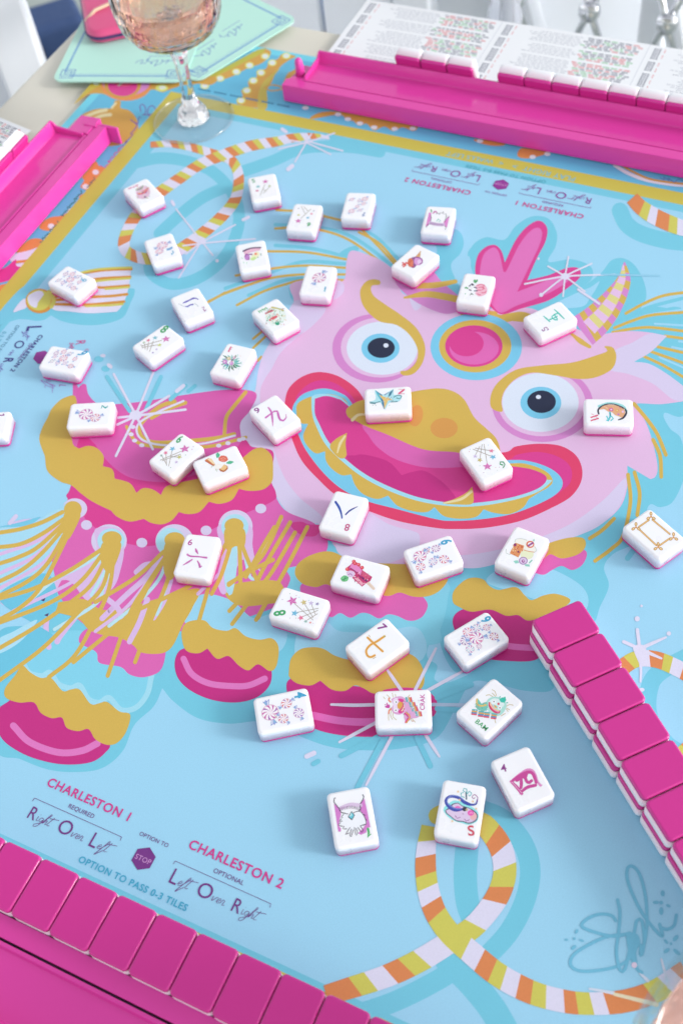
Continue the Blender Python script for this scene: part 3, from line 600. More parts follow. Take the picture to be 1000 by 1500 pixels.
# ---- candy fan at the left
A.start('printed_candy_fan')
A.fr(0, 260, .18)
A.S(WH, [(110, 1095), (150, 1030), (205, 985), (225, 1050), (165, 1080)])
A.S(WH, [(430, 1070), (560, 1090), (720, 1105), (850, 1100), (950, 1092, 1), (990, 1050), (1040, 930), (1070, 740, 1), (950, 745), (800, 765), (700, 800), (420, 960)])
GG = (216, 152, 66)
A.KK(GG, [[(420, 940), (600, 800), (760, 765), (900, 750), (1070, 745)], [(420, 960), (640, 860), (800, 825), (1060, 808)], [(430, 980), (700, 900), (860, 895), (1050, 880)], [(430, 1000), (700, 975), (900, 965), (1035, 950)], [(430, 1030), (700, 1035), (900, 1020), (1010, 1010)]], 4)
A.KK(YG, [[(600, 790), (760, 752), (900, 738), (1070, 732)], [(640, 872), (820, 840), (1060, 820)], [(860, 908), (1050, 893)], [(700, 1048), (900, 1040), (1000, 1030)]], 3)
A.E(GG, 325, 1005, 115, 100); A.E(YG, 318, 998, 98, 84)
A.S(WH, [(235, 960), (300, 925), (345, 925), (360, 950), (310, 1020), (300, 1060), (250, 1040), (230, 1000)])
A.K(YG, [(400, 930), (440, 1000), (420, 1050)], 6)
# ---- ropes
A.start('printed_rope', True)
A.fr(140, 160, .26)
RC = [ORG, YG, WH]
A.rope(RC, [(310, 200), (420, 195), (540, 215), (660, 250), (760, 285), (800, 350), (805, 430), (780, 520), (705, 610), (620, 685), (520, 760), (400, 830), (280, 842), (190, 812), (160, 765), (178, 690), (225, 605), (300, 520), (380, 455), (480, 385), (590, 310), (700, 265), (800, 228), (900, 200), (1000, 185), (1120, 160), (1240, 150), (1320, 162)], [9, 11, 13, 15, 16, 17, 17, 17, 17, 17, 17, 17, 16, 16, 16, 15, 12, 4], [10, 8, 12, 11, 9, 10], .55)
A.fr(0, 0, 1)
A.rope(RC, [(905, 982), (930, 966), (960, 966), (990, 978), (1015, 992)], 24, [20, 13, 18], .2, 0)
A.rope(RC, [(1015, 1085), (990, 1108), (980, 1125)], 16, [16, 12], .2, 0)
A.rope(RC, [(925, 290), (938, 304), (960, 318), (990, 331), (1015, 338)], [20, 24, 24, 22], [20, 13, 13], .3, 0)
rl = [(629, 1210), (624, 1240), (623, 1272), (627, 1305), (638, 1338), (658, 1367), (690, 1396), (728, 1427), (772, 1451), (813, 1464), (857, 1470), (912, 1467), (959, 1452), (1005, 1424)]
A.rope(RC, [(478, 1458), (507, 1449), (568, 1429), (616, 1406), (655, 1382), (690, 1360), (715, 1333), (732, 1305), (739, 1275), (733, 1242), (712, 1211), (700, 1203)], [30, 32, 33, 34, 34, 33, 33, 34, 34, 34, 30], [44, 24, 30, 26, 26, 52, 16, 24], .35, 0)
A.K(YG, [(690, 1190), (665, 1184), (640, 1195)], 26)
A.rope([YG, WH, ORG], rl, [24, 30, 32, 33, 34, 35, 35, 34, 33, 34, 34, 36], [22, 22, 27, 19, 22, 21, 66, 26, 24, 20, 24], .25, 0)
# ---- sparkles
SW = (226, 224, 247); A.start('printed_sparkle', True); A.one()
A.KK(MB, [[(157, 552), (190, 602)], [(236, 552), (214, 600)], [(250, 585), (272, 565)]], 6)
A.KK(SW, [[(167, 548), (199, 608), (224, 658)], [(225, 545), (199, 608), (170, 668)], [(272, 600), (199, 609), (130, 616)], [(248, 580), (199, 609), (172, 622)]], 3.6)
A.E(SW, 199, 608, 9, 7); A.K(SW, [(259, 573), (269, 565)], 5.5); A.K(MB, [(276, 573), (286, 565)], 5.5)
A.E(MB, 145, 526, 7, 4.5); A.E(SW, 151, 521, 4, 2.5); A.E(MB, 155, 540, 6, 4.5); A.E(SW, 161, 536, 5, 3, 40)
A.one(); A.KK(MB, [[(500, 1107), (560, 1076)], [(522, 1156), (560, 1085)], [(630, 1122), (610, 1080)], [(690, 1003), (640, 1022)], [(700, 1043), (640, 1038)]], 8)
A.KK(SW, [[(485, 1032), (520, 1033), (560, 1032)], [(497, 1087), (555, 1056)], [(536, 1150), (574, 1078)], [(643, 1108), (620, 1072)], [(566, 980), (590, 1015)], [(638, 950), (608, 1010)], [(676, 984), (625, 1012)]], [3.5, 5, 5, 5])
A.K((190, 214, 240), [(695, 1033), (632, 1032)], 5)
A.K(SW, [(449, 1108), (460, 1103)], 7); A.K(MB, [(459, 1119), (466, 1115)], 7)
A.one(); A.KK((228, 228, 248), [[(768, 416), (827, 405), (900, 402)], [(802, 390), (827, 405), (856, 427)], [(832, 376), (827, 405), (824, 434)], [(792, 432), (827, 405), (866, 386)]], 2.4)
A.K((150, 210, 238), [(880, 402), (965, 404)], 2.5); A.K(SW, [(846, 424), (877, 445)], 3.5); A.E(SW, 792, 432, 3); A.E(SW, 788, 379, 2); A.E(SW, 827, 405, 6, 5)
A.one(); A.KK(SW, [[(258, 306), (312, 374)], [(268, 360), (310, 355), (374, 350)], [(262, 407), (296, 352)], [(272, 372), (298, 354), (345, 329)]], 2.2)
A.KK(SW, [[(252, 295), (255, 300)], [(356, 322), (364, 318)]], 4.5); A.E(SW, 318, 382, 2.6); A.E(SW, 297, 353, 5, 4)
A.one(); A.KK(SW, [[(408, 218), (447, 209), (490, 195)], [(432, 237), (456, 196)], [(447, 206), (502, 221)], [(447, 208), (484, 226)], [(408, 203), (440, 208)]], 2.2)
A.K(SW, [(413, 189), (419, 193)], 5); A.K(SW, [(422, 248), (428, 243)], 6)
A.one(); A.fr(840, 880, .16)
A.KK(WH, [[(580, 265), (600, 440), (612, 640), (608, 740)], [(455, 375), (600, 440)], [(600, 440), (840, 335)], [(600, 440), (800, 528)]], [5, 5, 3])
A.E(WH, 578, 165, 24); A.E(WH, 868, 300, 20); A.E(WH, 618, 48, 12); A.E(WH, 618, 815, 28, 18); A.E(WH, 600, 440, 60, 40)
A.one(); A.fr(860, 1300, .14)
A.KK((214, 226, 244), [[(20, 1060), (140, 1080), (270, 1105)], [(550, 900), (630, 975)], [(770, 750), (810, 900), (850, 1045)]], [3, 5])
A.K((232, 222, 190), [(285, 1118), (500, 1170), (720, 1225)], [5, 7])
# ---- signature
A.start('printed_signature')
A.fr(660, 1160, .34); SG = (118, 194, 224)
A.KK(SG, [[(710, 555), (690, 532), (640, 527), (590, 545), (562, 575), (600, 598), (700, 622), (770, 608)], [(780, 612), (680, 622), (600, 655), (530, 700), (515, 745), (560, 772), (660, 765), (740, 740), (790, 690)],
           [(717, 465), (727, 520), (722, 600), (712, 690), (728, 768), (748, 765), (765, 700), (790, 600), (800, 555), (822, 555), (832, 640), (822, 700), (815, 705), (818, 660)],
           [(822, 700), (842, 590), (840, 470), (818, 370), (790, 325), (762, 325), (760, 380), (800, 480), (850, 560), (908, 622), (898, 570)],
           [(905, 585), (930, 592), (960, 575), (970, 530)], [(770, 620), (790, 700), (800, 760), (822, 778)]], 4.6)
A.S(SG, [(755, 612), (800, 612), (815, 650), (800, 680), (785, 740), (765, 690)])
for x, y, a, b, r in ((911, 437, 9, 13, 0), (905, 477, 8, 8, 0), (882, 476, 14, 7, 0), (935, 490, 10, 6, 20), (905, 513, 9, 17, 0), (967, 630, 9, 16, 40), (928, 684, 16, 8, -35), (972, 690, 8, 20, -50), (947, 654, 5, 6, 0), (926, 645, 6, 12, -40), (541, 601, 6, 11, 30), (496, 637, 8, 5, 0), (531, 632, 6, 6, 0), (562, 640, 11, 5, 20), (528, 670, 7, 14, 50)):
    A.E(SG, x, y, a, b, r)
A.E((232, 214, 236), 789, 746, 12, 13)
# ---- game lettering
A.start('printed_lettering', True)
def glyph(s, A_, B_, rgb, wpx):            # joined handwriting along a baseline, strokes in letter units
    G = {'i': [[(0, .5), (.1, 0), (.3, .1)], [(.06, .75), (.08, .7)]], 'g': [[(.35, .45), (.1, .5), (0, .2), (.2, .02), (.38, .4), (.3, -.4), (.0, -.6), (-.1, -.4), (.45, .05)]],
         'h': [[(0, .1), (.3, 1.1), (.2, 1.2), (.05, 0), (.25, .5), (.35, .4), (.35, 0), (.5, .1)]], 't': [[(.2, 1), (.05, .1), (.15, 0), (.35, .1)], [(-.15, .75), (.75, .95)]],
         'v': [[(0, .45), (.1, 0), (.35, .5), (.45, .42)]], 'e': [[(0, .1), (.3, .35), (.2, .5), (.03, .25), (.15, 0), (.38, .12)]], 'r': [[(0, .1), (.1, .5), (.25, .42), (.25, 0), (.45, .1)]], 'f': [[(0, .1), (.35, .9), (.25, 1.1), (.1, .3), (-.1, -.6), (.1, -.3), (.35, .1)]]}
    W_ = {'i': .3, 'g': .45, 'h': .5, 't': .45, 'v': .45, 'e': .38, 'r': .42, 'f': .35}
    tot = sum(W_[c] for c in s); x = 0; a = at(*A.px(A_), A.z); b = at(*A.px(B_), A.z); u = (b-a).normalized(); v = Vector((-u.y, u.x, 0)); k = (b-a).length/tot
    A.one()
    for c in s:
        for st in G[c]:
            ws = [a+(u*(x+p[0]+p[1]*.25)+v*p[1]*.95)*k for p in st]
            q = [proj(wv) for wv in ws]; o = A.o; A.o = (0, 0, 1); A.K(rgb, q, wpx*.78); A.o = o
        x += W_[c]
    A.split = True
def proj(p):
    d = Vector(p)-Vector((0, 0, CH)); z = d.dot(AF); return (500+FPX*d.dot(AX)/z, 750-FPX*d.dot(AU)/z)
def mt(rot, x, y):                        # mat mm, turned about the centre of the light field in quarter turns, to photo px
    dx, dy = x+231.4, y-397.5
    for _ in range(rot): dx, dy = -dy, dx
    return proj(mf(-231.4+dx, 397.5+dy))
def block(rot, c1, c2, sc_, dark, ctx=BT):
    A.fr(0, 0, 1); t = lambda x, y: mt(rot, x, y)
    A.text(c1, 'CHARLESTON 1', t(-297.3, 127.7), t(-244.6, 127.7), .019); A.text(dark, 'REQUIRED', t(-279, 121.6), t(-262.8, 121.6))
    A.text(c2, 'CHARLESTON 2', t(-207.5, 127.7), t(-152.6, 127.7), .019); A.text(dark, 'OPTIONAL', t(-189, 121.6), t(-171.5, 121.6))
    for x0 in (-299, -210):
        A.KK(dark, [[t(x0, 119), t(x0+56, 119)], [t(x0, 119), t(x0-.3, 117)], [t(x0+56, 119), t(x0+56.3, 117)]], .6*sc_)
    for x0, ws in ((-297, (('R', 'ight'), ('O', 'ver'), ('L', 'eft'))), (-208, (('L', 'eft'), ('O', 'ver'), ('R', 'ight')))):
        x = x0
        for big, small in ws:
            bw = {'R': 4.6, 'O': 8, 'L': 4}[big]
            A.text(dark, big, t(x, 108), t(x+bw, 108), .0 if big != 'O' else .0, hs=1.15 if big != 'O' else 1.0)
            sw = {'ight': 9.5, 'ver': 7.5, 'eft': 7}[small]
            glyph(small, t(x+bw+.6, 108.5), t(x+bw+.6+sw, 108.5), dark, .85*sc_); x += bw+sw+5
    A.text(dark, 'OPTION TO', t(-235, 123.5), t(-217.5, 123.5))
    A.up(); c = (-226.2, 113.6); r = 6.4
    A.poly2(PP if rot == 0 else (150, 50, 150), [t(c[0]+r*math.cos(math.radians(a)), c[1]+r*math.sin(math.radians(a))) for a in range(30, 390, 60)])
    A.text((214, 160, 214), 'STOP', t(c[0]-4.6, c[1]-1.7), t(c[0]+4.6, c[1]-1.7))
    A.text(ctx, 'OPTION TO PASS 0-3 TILES', t(-257.9, 98.6), t(-192.4, 98.6), .02)
block(0, TX, TX, 1.2, PP)
block(2, TX, TX, .8, (150, 60, 160), (90, 186, 206))
A.fr(0, 430, .2); DN = (70, 60, 140)
A.text(DN, 'CHARLESTON 2', (293, 300), (75, 565), .019); A.text((130, 90, 170), 'OPTIONAL', (222, 360), (130, 480))
A.text(DN, 'L', (205, 240), (195, 275), .02, hs=1.4); A.text(DN, 'O', (120, 345), (100, 400), .0); A.text(DN, 'R', (40, 470), (25, 505), .02, hs=1.2)
glyph('eft', (190, 275), (165, 320), (130, 100, 190), .8); glyph('ver', (95, 410), (60, 450), (130, 100, 190), .8); glyph('ight', (15, 510), (-25, 560), (130, 100, 190), .8)
A.text((90, 150, 180), 'OPTION TO PASS', (125, 230), (-50, 460))
A.text((90, 180, 205), '0-3 TILES', (25, 275), (-60, 400))
A.S((150, 60, 150), [(245, 478, 1), (268, 430, 1), (330, 418, 1), (385, 450, 1), (360, 505, 1), (280, 515, 1)])
A.text(TX, 'R', (562, 345), (555, 375), .0, hs=1.3); A.text(TX, 'O', (630, 405), (622, 425), .0); glyph('ight', (530, 360), (505, 400), TX, .8)
glyph('eft', (345, 625), (325, 695), (170, 110, 200), .8); A.text((170, 90, 180), 'L', (440, 665), (432, 680), hs=1.5)
ZTOP = A.z; print('ZTOP', ZTOP)
A.build(mat_t)
# stitched light edge of the mat is the cut side of the sheet, left plain

# ================================================================ tiles
TL, TW, THK, TP = .0306, .0225, .0117, .0027     # length, width, thickness, thickness of the pink backing
Z0 = .0003
vsP, fsP = rounded_block(TL-.0001, TW-.0001, 0, TP, .0013, 0, .0026)
vsW, fsW = rounded_block(TL, TW, TP, THK, 0, .0017, .0026, 5, 5)
def mk(name, vs, fs, m):
    me = bpy.data.meshes.new(name); me.from_pydata([tuple(v) for v in vs], [], fs); me.materials.append(m)
    me.polygons.foreach_set('use_smooth', [True]*len(me.polygons))
    me.polygons[-1].use_smooth = me.polygons[-2].use_smooth = False; me.update(); return me
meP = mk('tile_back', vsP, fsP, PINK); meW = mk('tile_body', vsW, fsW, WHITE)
# the edge between flat face and rounding stays crisp only on the flats
def tile(x, y, rz, label, group, z=Z0, cat='mahjong tile', flip=False):
    t = thing('mahjong_tile', label, cat, (x, y, z), rz, group)
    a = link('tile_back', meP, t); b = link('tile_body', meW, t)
    if flip:                                # face down, pink backing up
        t.rotation_euler = (math.pi, 0, rz); t.location = (x, y, z+THK)
    return t
LOOSE = 'loose discarded tiles lying face up on the mat'
GR, BL, TE, PU, RD, MGT, NVT, GD = (70, 170, 110), (70, 170, 214), (60, 196, 176), (150, 70, 150), (214, 72, 96), (206, 76, 168), (70, 84, 176), (226, 168, 84)
LAV = (196, 176, 224); BK = (60, 58, 78); AQ = (110, 205, 222)
def art_tile(x, y, deg, label, fn):
    t = tile(x, y, math.radians(deg), label, LOOSE)
    a = Art(Z0+THK+2e-6, cloth=False, step=3e-7); a.start('face_print'); fn(a)
    M_ = Matrix.Translation((x, y, Z0)) @ Matrix.Rotation(math.radians(deg), 4, 'Z')
    a.build(t, M_.inverted())
    return t
def wands(a, cen, big, rest, stick=(170, 160, 150)):
    for p, q in cen: a.K(stick, [p, q], .9)
    a.star(MGT, *big)
    for (c, x, y, r) in rest: a.star(c, x, y, r, random.uniform(0, 70))
def f_one_feather(a):
    a.fr(460, 1130, .12); pk = (216, 132, 208)
    a.T(pk, [(240, 390), (300, 450), (330, 520), (310, 590), (300, 660), (328, 700), (325, 735), (292, 735)]); a.T(pk, [(575, 385), (612, 330), (650, 500), (685, 680), (640, 690), (635, 745), (570, 775), (535, 755), (600, 690), (640, 620), (600, 520), (560, 480)])
    a.K((222, 200, 230), [(320, 450), (440, 405), (565, 415)], 5.5); 
    for i in range(16): a.K(BK if i % 2 else PU, [(318+i*16, 440-22*math.sin(i/15*3.1)), (324+i*16, 485-30*math.sin(i/15*3.1))], .7)
    a.KK(BK, [[(305, 455), (330, 500), (380, 510)], [(560, 415), (565, 460), (540, 485)], [(310, 460), (270, 410), (240, 370), (245, 330), (262, 322)], [(560, 400), (590, 350), (605, 310), (590, 280)]], 1.3)
    a.S((244, 248, 255), [(370, 512), (430, 530), (458, 590), (490, 510), (540, 485), (590, 520), (630, 600), (610, 660), (540, 700), (450, 730), (370, 680), (310, 640), (330, 560)])
    a.KK(BK, [[(372, 512), (415, 520)], [(480, 505), (530, 485), (575, 500), (610, 550), (630, 600), (635, 640), (590, 660)], [(360, 520), (330, 560), (350, 565)], [(335, 575), (305, 610), (345, 605)], [(325, 620), (295, 655), (350, 670)], [(365, 665), (350, 700), (400, 700)],
              [(440, 680), (400, 740), (380, 770), (430, 750)], [(455, 700), (435, 790), (450, 795), (480, 710)], [(490, 680), (510, 780), (530, 760), (510, 690)], [(530, 680), (580, 745), (600, 720), (560, 665)], [(600, 520), (625, 540)], [(620, 570), (640, 600)], [(560, 665), (640, 640)]], 1.0)
    a.T(BK, [(456, 484), (496, 535), (460, 598), (410, 556)]); a.T(AQ, [(456, 498), (486, 535), (460, 582), (422, 553)]); a.T((190, 235, 240), [(456, 498), (462, 540), (422, 553)])
    a.K((80, 180, 110), [(655, 700), (665, 745), (652, 805)], [3.6, 3.2, 1]); a.K((80, 180, 110), [(655, 795), (692, 762)], 1.6)
def f_s(a):
    a.fr(620, 1120, .12)
    a.S((150, 232, 236), [(250, 520), (300, 480), (360, 440), (450, 450), (560, 500), (650, 560), (672, 640), (640, 700), (550, 735), (470, 715), (380, 690), (300, 640), (240, 560)])
    a.S((92, 90, 110), [(262, 560), (300, 530), (350, 480), (420, 465), (470, 500), (560, 530), (640, 580), (662, 640), (630, 695), (550, 722), (480, 700), (400, 690), (320, 630), (270, 590)])
    a.S((226, 206, 236), [(272, 560), (310, 545), (360, 490), (420, 475), (470, 510), (560, 540), (630, 590), (650, 640), (620, 685), (550, 710), (490, 690), (400, 678), (330, 625), (285, 590)])
    a.S((240, 186, 190), [(580, 600), (630, 590), (650, 640), (620, 680), (570, 660)])
    a.E((236, 120, 200), 415, 540, 42, 36); a.E((236, 100, 186), 575, 590, 40, 36); a.K((250, 180, 225), [(560, 600), (580, 580), (596, 600)], 1.2)
    a.KK(PU, [[(385, 620), (410, 655), (450, 640)], [(495, 660), (520, 690), (560, 670)], [(470, 600), (490, 605)]], .9)
    a.K((70, 84, 176), [(480, 545), (380, 550), (300, 500), (270, 440), (320, 390), (420, 400), (500, 460), (580, 490), (640, 480), (655, 430)], [3, 5.5, 6, 4, 4, 4.5, 5, 5, 3, 2])
    a.K((130, 150, 220), [(460, 540), (380, 535), (300, 480), (290, 430), (330, 385), (420, 385), (500, 440)], 1.2)
    a.E(BK, 500, 543, 28); a.E((200, 180, 120), 525, 550, 14); a.K((90, 110, 130), [(518, 340), (522, 420)], 2.2)
    a.KK((80, 190, 196), [[(505, 330), (480, 320), (490, 290), (525, 300), (525, 350)], [(530, 360), (560, 325), (585, 350), (560, 385), (545, 370)], [(500, 400), (460, 390), (455, 350), (490, 340)]], 1.3)
    a.K(PU, [(650, 450), (660, 400), (620, 365), (590, 395), (610, 420), (630, 400)], 1.1)
    for x, y in ((420, 330), (440, 430), (600, 450), (350, 690), (640, 540)): a.star((236, 190, 120), x, y, 20)
    a.text(RD, 'S', (545, 868), (625, 862), .02, hs=.95)
def f_four_crak(a):
    a.fr(700, 1080, .12); c = (204, 76, 156); c2 = (228, 150, 205)
    a.text(PU, '4', (285, 425), (352, 412), .02)
    a.K(c2, [(420, 520), (520, 440), (600, 395), (660, 405), (700, 470), (720, 540), (760, 590)], 3.5)
    a.KK(c, [[(400, 540), (470, 610), (530, 690)], [(420, 530), (520, 460), (610, 425), (660, 440), (690, 500), (705, 550)], [(530, 660), (600, 610), (700, 585)], [(520, 490), (525, 560), (520, 615)], [(570, 470), (585, 530), (620, 555), (650, 530)]], [4, 5, 4.5])
    a.K(c, [(470, 525), (545, 478)], 5); a.K(c, [(590, 445), (570, 500)], 4.5)
    a.KK(c2, [[(380, 535), (420, 560)], [(500, 690), (545, 700)], [(740, 590), (785, 580)]], 1)
    a.K((240, 200, 228), [(410, 545), (530, 680)], .8)
def lion(a, face, crest, ox, fl, body):
    pass
def f_crak(a):
    a.fr(530, 980, .13); LPK = (226, 170, 216)
    a.text(MGT, 'CRAK', (704, 462), (704, 282), .015, hs=1.0)
    a.KK((206, 190, 140), [[(330, 430), (300, 480), (300, 580)], [(340, 440), (320, 520), (345, 570)], [(350, 480), (350, 540), (390, 575)], [(320, 330), (280, 290)], [(350, 320), (340, 270)], [(260, 340), (240, 310)], [(380, 320), (375, 280)], [(500, 330), (540, 290)], [(560, 560), (600, 600)], [(540, 560), (570, 595)]], .9)
    a.S(LPK, [(330, 340), (400, 310), (450, 310), (500, 350), (500, 420), (470, 490), (420, 515), (360, 500), (330, 450), (350, 400)]); a.S((240, 222, 244), [(350, 345), (400, 325), (410, 400), (400, 490), (360, 480), (350, 420)])
    a.S(MG, [(400, 340), (450, 335), (490, 370), (490, 430), (465, 485), (420, 500), (405, 480), (440, 440), (450, 400), (430, 370)]); a.S(GD, [(425, 365), (460, 380), (455, 420), (430, 455), (400, 440), (395, 405)])
    a.K((250, 230, 180), [(465, 370), (475, 420), (445, 475)], 1.6); a.K((210, 50, 120), [(455, 375), (465, 420), (435, 465)], 1.2)
    for x, y in ((382, 372), (378, 465)): a.E((250, 250, 255), x, y, 22, 18); a.E(NV, x+2, y, 8)
    a.S(MGT, [(250, 425), (280, 410), (300, 395), (315, 415), (310, 440), (280, 440)]); a.KK(MGT, [[(285, 410), (280, 380)], [(270, 400), (255, 405)]], 1.5)
    a.KK((236, 150, 120), [[(320, 370), (300, 350), (305, 330)], [(325, 450), (305, 470), (300, 500)]], 2.5)
    a.S(LPK, [(470, 350), (560, 370), (640, 460), (640, 540), (560, 560), (500, 600), (470, 540), (480, 450)])
    for i, (x, y) in enumerate(((520, 345), (560, 400), (585, 450), (630, 505))):
        for j, c in enumerate(((90, 180, 190), (190, 200, 210), GD, (222, 80, 110))): a.K(c, [(x-25+j*18, y-22), (x-15+j*18, y+22)], 2.2)
    a.KK(MG, [[(480, 500), (520, 540), (490, 600)]], 2.5); a.K(GD, [(500, 490), (540, 540), (500, 605)], 2)
    a.dots([(random.uniform(460, 640), random.uniform(340, 590)) for _ in range(40)], [MGT, AQ, GD, (250, 250, 255), PU, GR], .55)
def f_bam(a):
    a.fr(650, 980, .13)
    a.text(GR, 'BAM', (345, 600), (465, 700), .015)
    a.KK((200, 180, 120), [[(590, 300), (570, 250), (540, 232)], [(580, 310), (540, 270)], [(700, 420), (740, 400), (780, 410)], [(700, 440), (740, 460)], [(700, 450), (720, 480)], [(560, 320), (510, 290), (470, 300)], [(560, 520), (580, 610)], [(640, 530), (690, 500)]], .9)
    MN = (176, 228, 220)
    a.S(MN, [(480, 360), (540, 315), (620, 320), (690, 370), (700, 430), (660, 500), (600, 530), (520, 500), (480, 430)]); a.S((226, 244, 244), [(500, 370), (560, 330), (640, 350), (680, 400), (660, 430), (560, 400), (510, 400)])
    a.S((214, 60, 110), [(500, 375), (515, 370), (550, 430), (610, 465), (635, 470), (625, 500), (570, 495), (515, 450), (498, 410)]); a.K((232, 150, 190), [(525, 400), (560, 450), (610, 480)], 3); a.K((250, 220, 140), [(516, 385), (550, 440), (620, 474)], 1.2); a.S(GD, [(560, 400), (590, 420), (600, 440), (570, 435)])
    for x, y in ((560, 368), (627, 437)): a.E((250, 252, 255), x, y, 22, 20); a.E(NV, x, y, 8)
    a.S(TE, [(620, 345), (650, 320), (690, 320), (700, 350), (680, 380), (640, 375)]); a.E(RD, 612, 392, 14); a.KK(TE, [[(625, 330), (630, 305)], [(660, 330), (690, 315)], [(700, 380), (720, 380)]], 1.4)
    a.S((120, 200, 186), [(380, 330), (400, 360), (420, 390), (480, 370), (490, 440), (440, 480), (370, 450), (355, 400)]); a.K((232, 196, 110), [(370, 340), (370, 390), (410, 415), (470, 405)], 2.4)
    for x, y in ((345, 490), (420, 510), (485, 520), (565, 535)):
        for j, c in enumerate(((90, 180, 190), GD, (90, 150, 200), (222, 80, 110))): a.K(c, [(x-25-j*3, y-30+j*16), (x+25-j*3, y-25+j*16)], 2.2)
    a.dots([(random.uniform(350, 500), random.uniform(380, 480)) for _ in range(30)], [TE, AQ, GD, (250, 250, 255), GR, RD], .55)
def f_four_candy(a):
    a.fr(360, 980, .12)
    a.text(BL, '4', (590, 290), (600, 365), .03, hs=1.25)
    a.mint((200, 90, 170), 296, 530, 100, -78, n=9); a.mint((214, 80, 90), 495, 420, 64, 25); a.mint((206, 50, 70), 458, 605, 60, -50); a.mint((150, 90, 190), 645, 535, 62, -70)
    a.K((190, 180, 160), [(350, 560), (380, 600)], 1)
def f_seven(a):
    a.fr(490, 880, .13)
    a.text(PU, '7', (490, 300), (535, 325), .02, hs=1.4) if False else a.KK(PU, [[(490, 310), (580, 290)], [(583, 292), (545, 260)]], [2.6, 2.2])
    for c, w_ in (((244, 205, 140), 3.6), ((224, 158, 70), 2.2)):
        a.KK(c, [[(370, 415), (440, 480), (540, 570)], [(560, 400), (480, 455), (400, 500), (355, 560), (370, 620), (410, 635), (450, 615)]], w_)
    a.KK((190, 160, 110), [[(385, 385), (400, 410)], [(550, 400), (575, 400)], [(430, 655), (465, 635)]], .8); a.E((150, 180, 110), 558, 402, 8)
def nine(a, pts, num, wr=1):
    cols = [(206, 60, 90), (214, 80, 150), (120, 90, 180), (90, 180, 210), (226, 90, 90)]
    for i, (x, y, r) in enumerate(pts): a.mint(cols[i % 5], x, y, r, random.uniform(0, 180))
def f_nine_low(a):
    a.fr(640, 880, .12)
    for c, x, y, r, w_ in (((110, 180, 210), 480, 330, 52, 60), ((206, 80, 120), 600, 325, 44, 20), ((190, 60, 80), 690, 435, 54, -60), ((220, 80, 120), 370, 380, 58, 40), ((110, 80, 150), 340, 490, 58, 20), ((130, 200, 214), 400, 590, 52, 80), ((170, 90, 150), 510, 555, 34, 70), ((214, 60, 150), 478, 455, 82, 0)): a.mint(c, x, y, r, w_)
    a.text(BL, '9', (525, 230), (560, 280), .03, hs=1.3)
def f_six_mid(a):
    a.fr(575, 765, .12)
    for c, x, y, r, w_ in (((200, 60, 70), 405, 350, 44, 40), ((140, 70, 160), 525, 320, 52, 40), ((214, 60, 90), 625, 452, 60, -35), ((130, 160, 220), 490, 480, 52, 60), ((214, 60, 100), 340, 545, 56, 80), ((206, 60, 140), 330, 415, 76, 40)): a.mint(c, x, y, r, w_)
    a.text(BL, '6', (580, 230), (600, 282), .03, hs=1.4)
def f_cake(a):
    a.fr(710, 750, .12)
    a.S((246, 244, 236), [(360, 350), (440, 325), (520, 345), (620, 430), (630, 470), (590, 500), (480, 460), (370, 380)]); a.KK((196, 206, 200), [[(360, 370), (370, 335), (440, 325), (510, 345)], [(600, 420), (630, 465), (600, 495)], [(260, 450), (255, 500), (310, 520)]], .8)
    a.T((226, 150, 100), [(370, 375), (475, 410), (465, 460), (440, 490), (405, 555), (300, 505), (320, 460)])
    for _ in range(26): a.K(random.choice([(214, 96, 50), (240, 190, 130), (200, 80, 60), (246, 214, 170)]), [(x := random.uniform(330, 460), y := random.uniform(395, 530)), (x+random.uniform(-22, 22), y+random.uniform(10, 24))], 1.2)
    a.S((236, 240, 206), [(470, 465), (590, 500), (565, 565), (520, 580), (440, 560), (430, 520)]); a.K((214, 140, 90), [(470, 462), (530, 480), (600, 490)], 1)
    a.E((140, 50, 110), 365, 400, 18); a.E((120, 50, 100), 405, 485, 12)
    a.E((222, 110, 80), 550, 395, 50, 44); a.E((250, 240, 240), 552, 395, 34, 28); a.K(PU, [(530, 410), (580, 378)], 2.6)
    a.S((176, 222, 206), [(575, 350), (600, 325), (605, 360)]); a.S((150, 214, 200), [(345, 600), (400, 590), (415, 620), (370, 630)]); a.S((150, 214, 200), [(480, 640), (540, 640), (545, 665), (490, 660)]); a.K((150, 210, 190), [(540, 620), (570, 590)], 2)
    a.E((156, 110, 180), 465, 595, 54, 48); a.E((226, 206, 236), 465, 595, 44, 38); a.E(PU, 465, 600, 20); a.E((230, 200, 230), 468, 596, 10)
def f_five_wand(a):
    a.fr(655, 625, .11)
    wands(a, [((485, 230), (525, 480)), ((460, 235), (430, 440)), ((340, 300), (600, 400)), ((365, 285), (570, 320)), ((430, 260), (365, 390))], (530, 530, 68, 10), [((226, 80, 130), 585, 322, 38), (BL, 605, 405, 48), ((190, 170, 80), 430, 445, 42), (LAV, 368, 395, 34)])
    a.text((60, 150, 100), '5', (775, 490), (700, 490), .02, hs=.9) if False else a.KK((70, 160, 110), [[(760, 515), (740, 545), (735, 545)], [(765, 510), (740, 470), (700, 470), (700, 500), (740, 512)]], [1.5, 2])
    a.dots([(430, 520), (480, 610), (545, 245), (640, 545), (665, 580), (690, 540), (300, 300), (290, 330)], [GR, PU, BL, RD], .5)
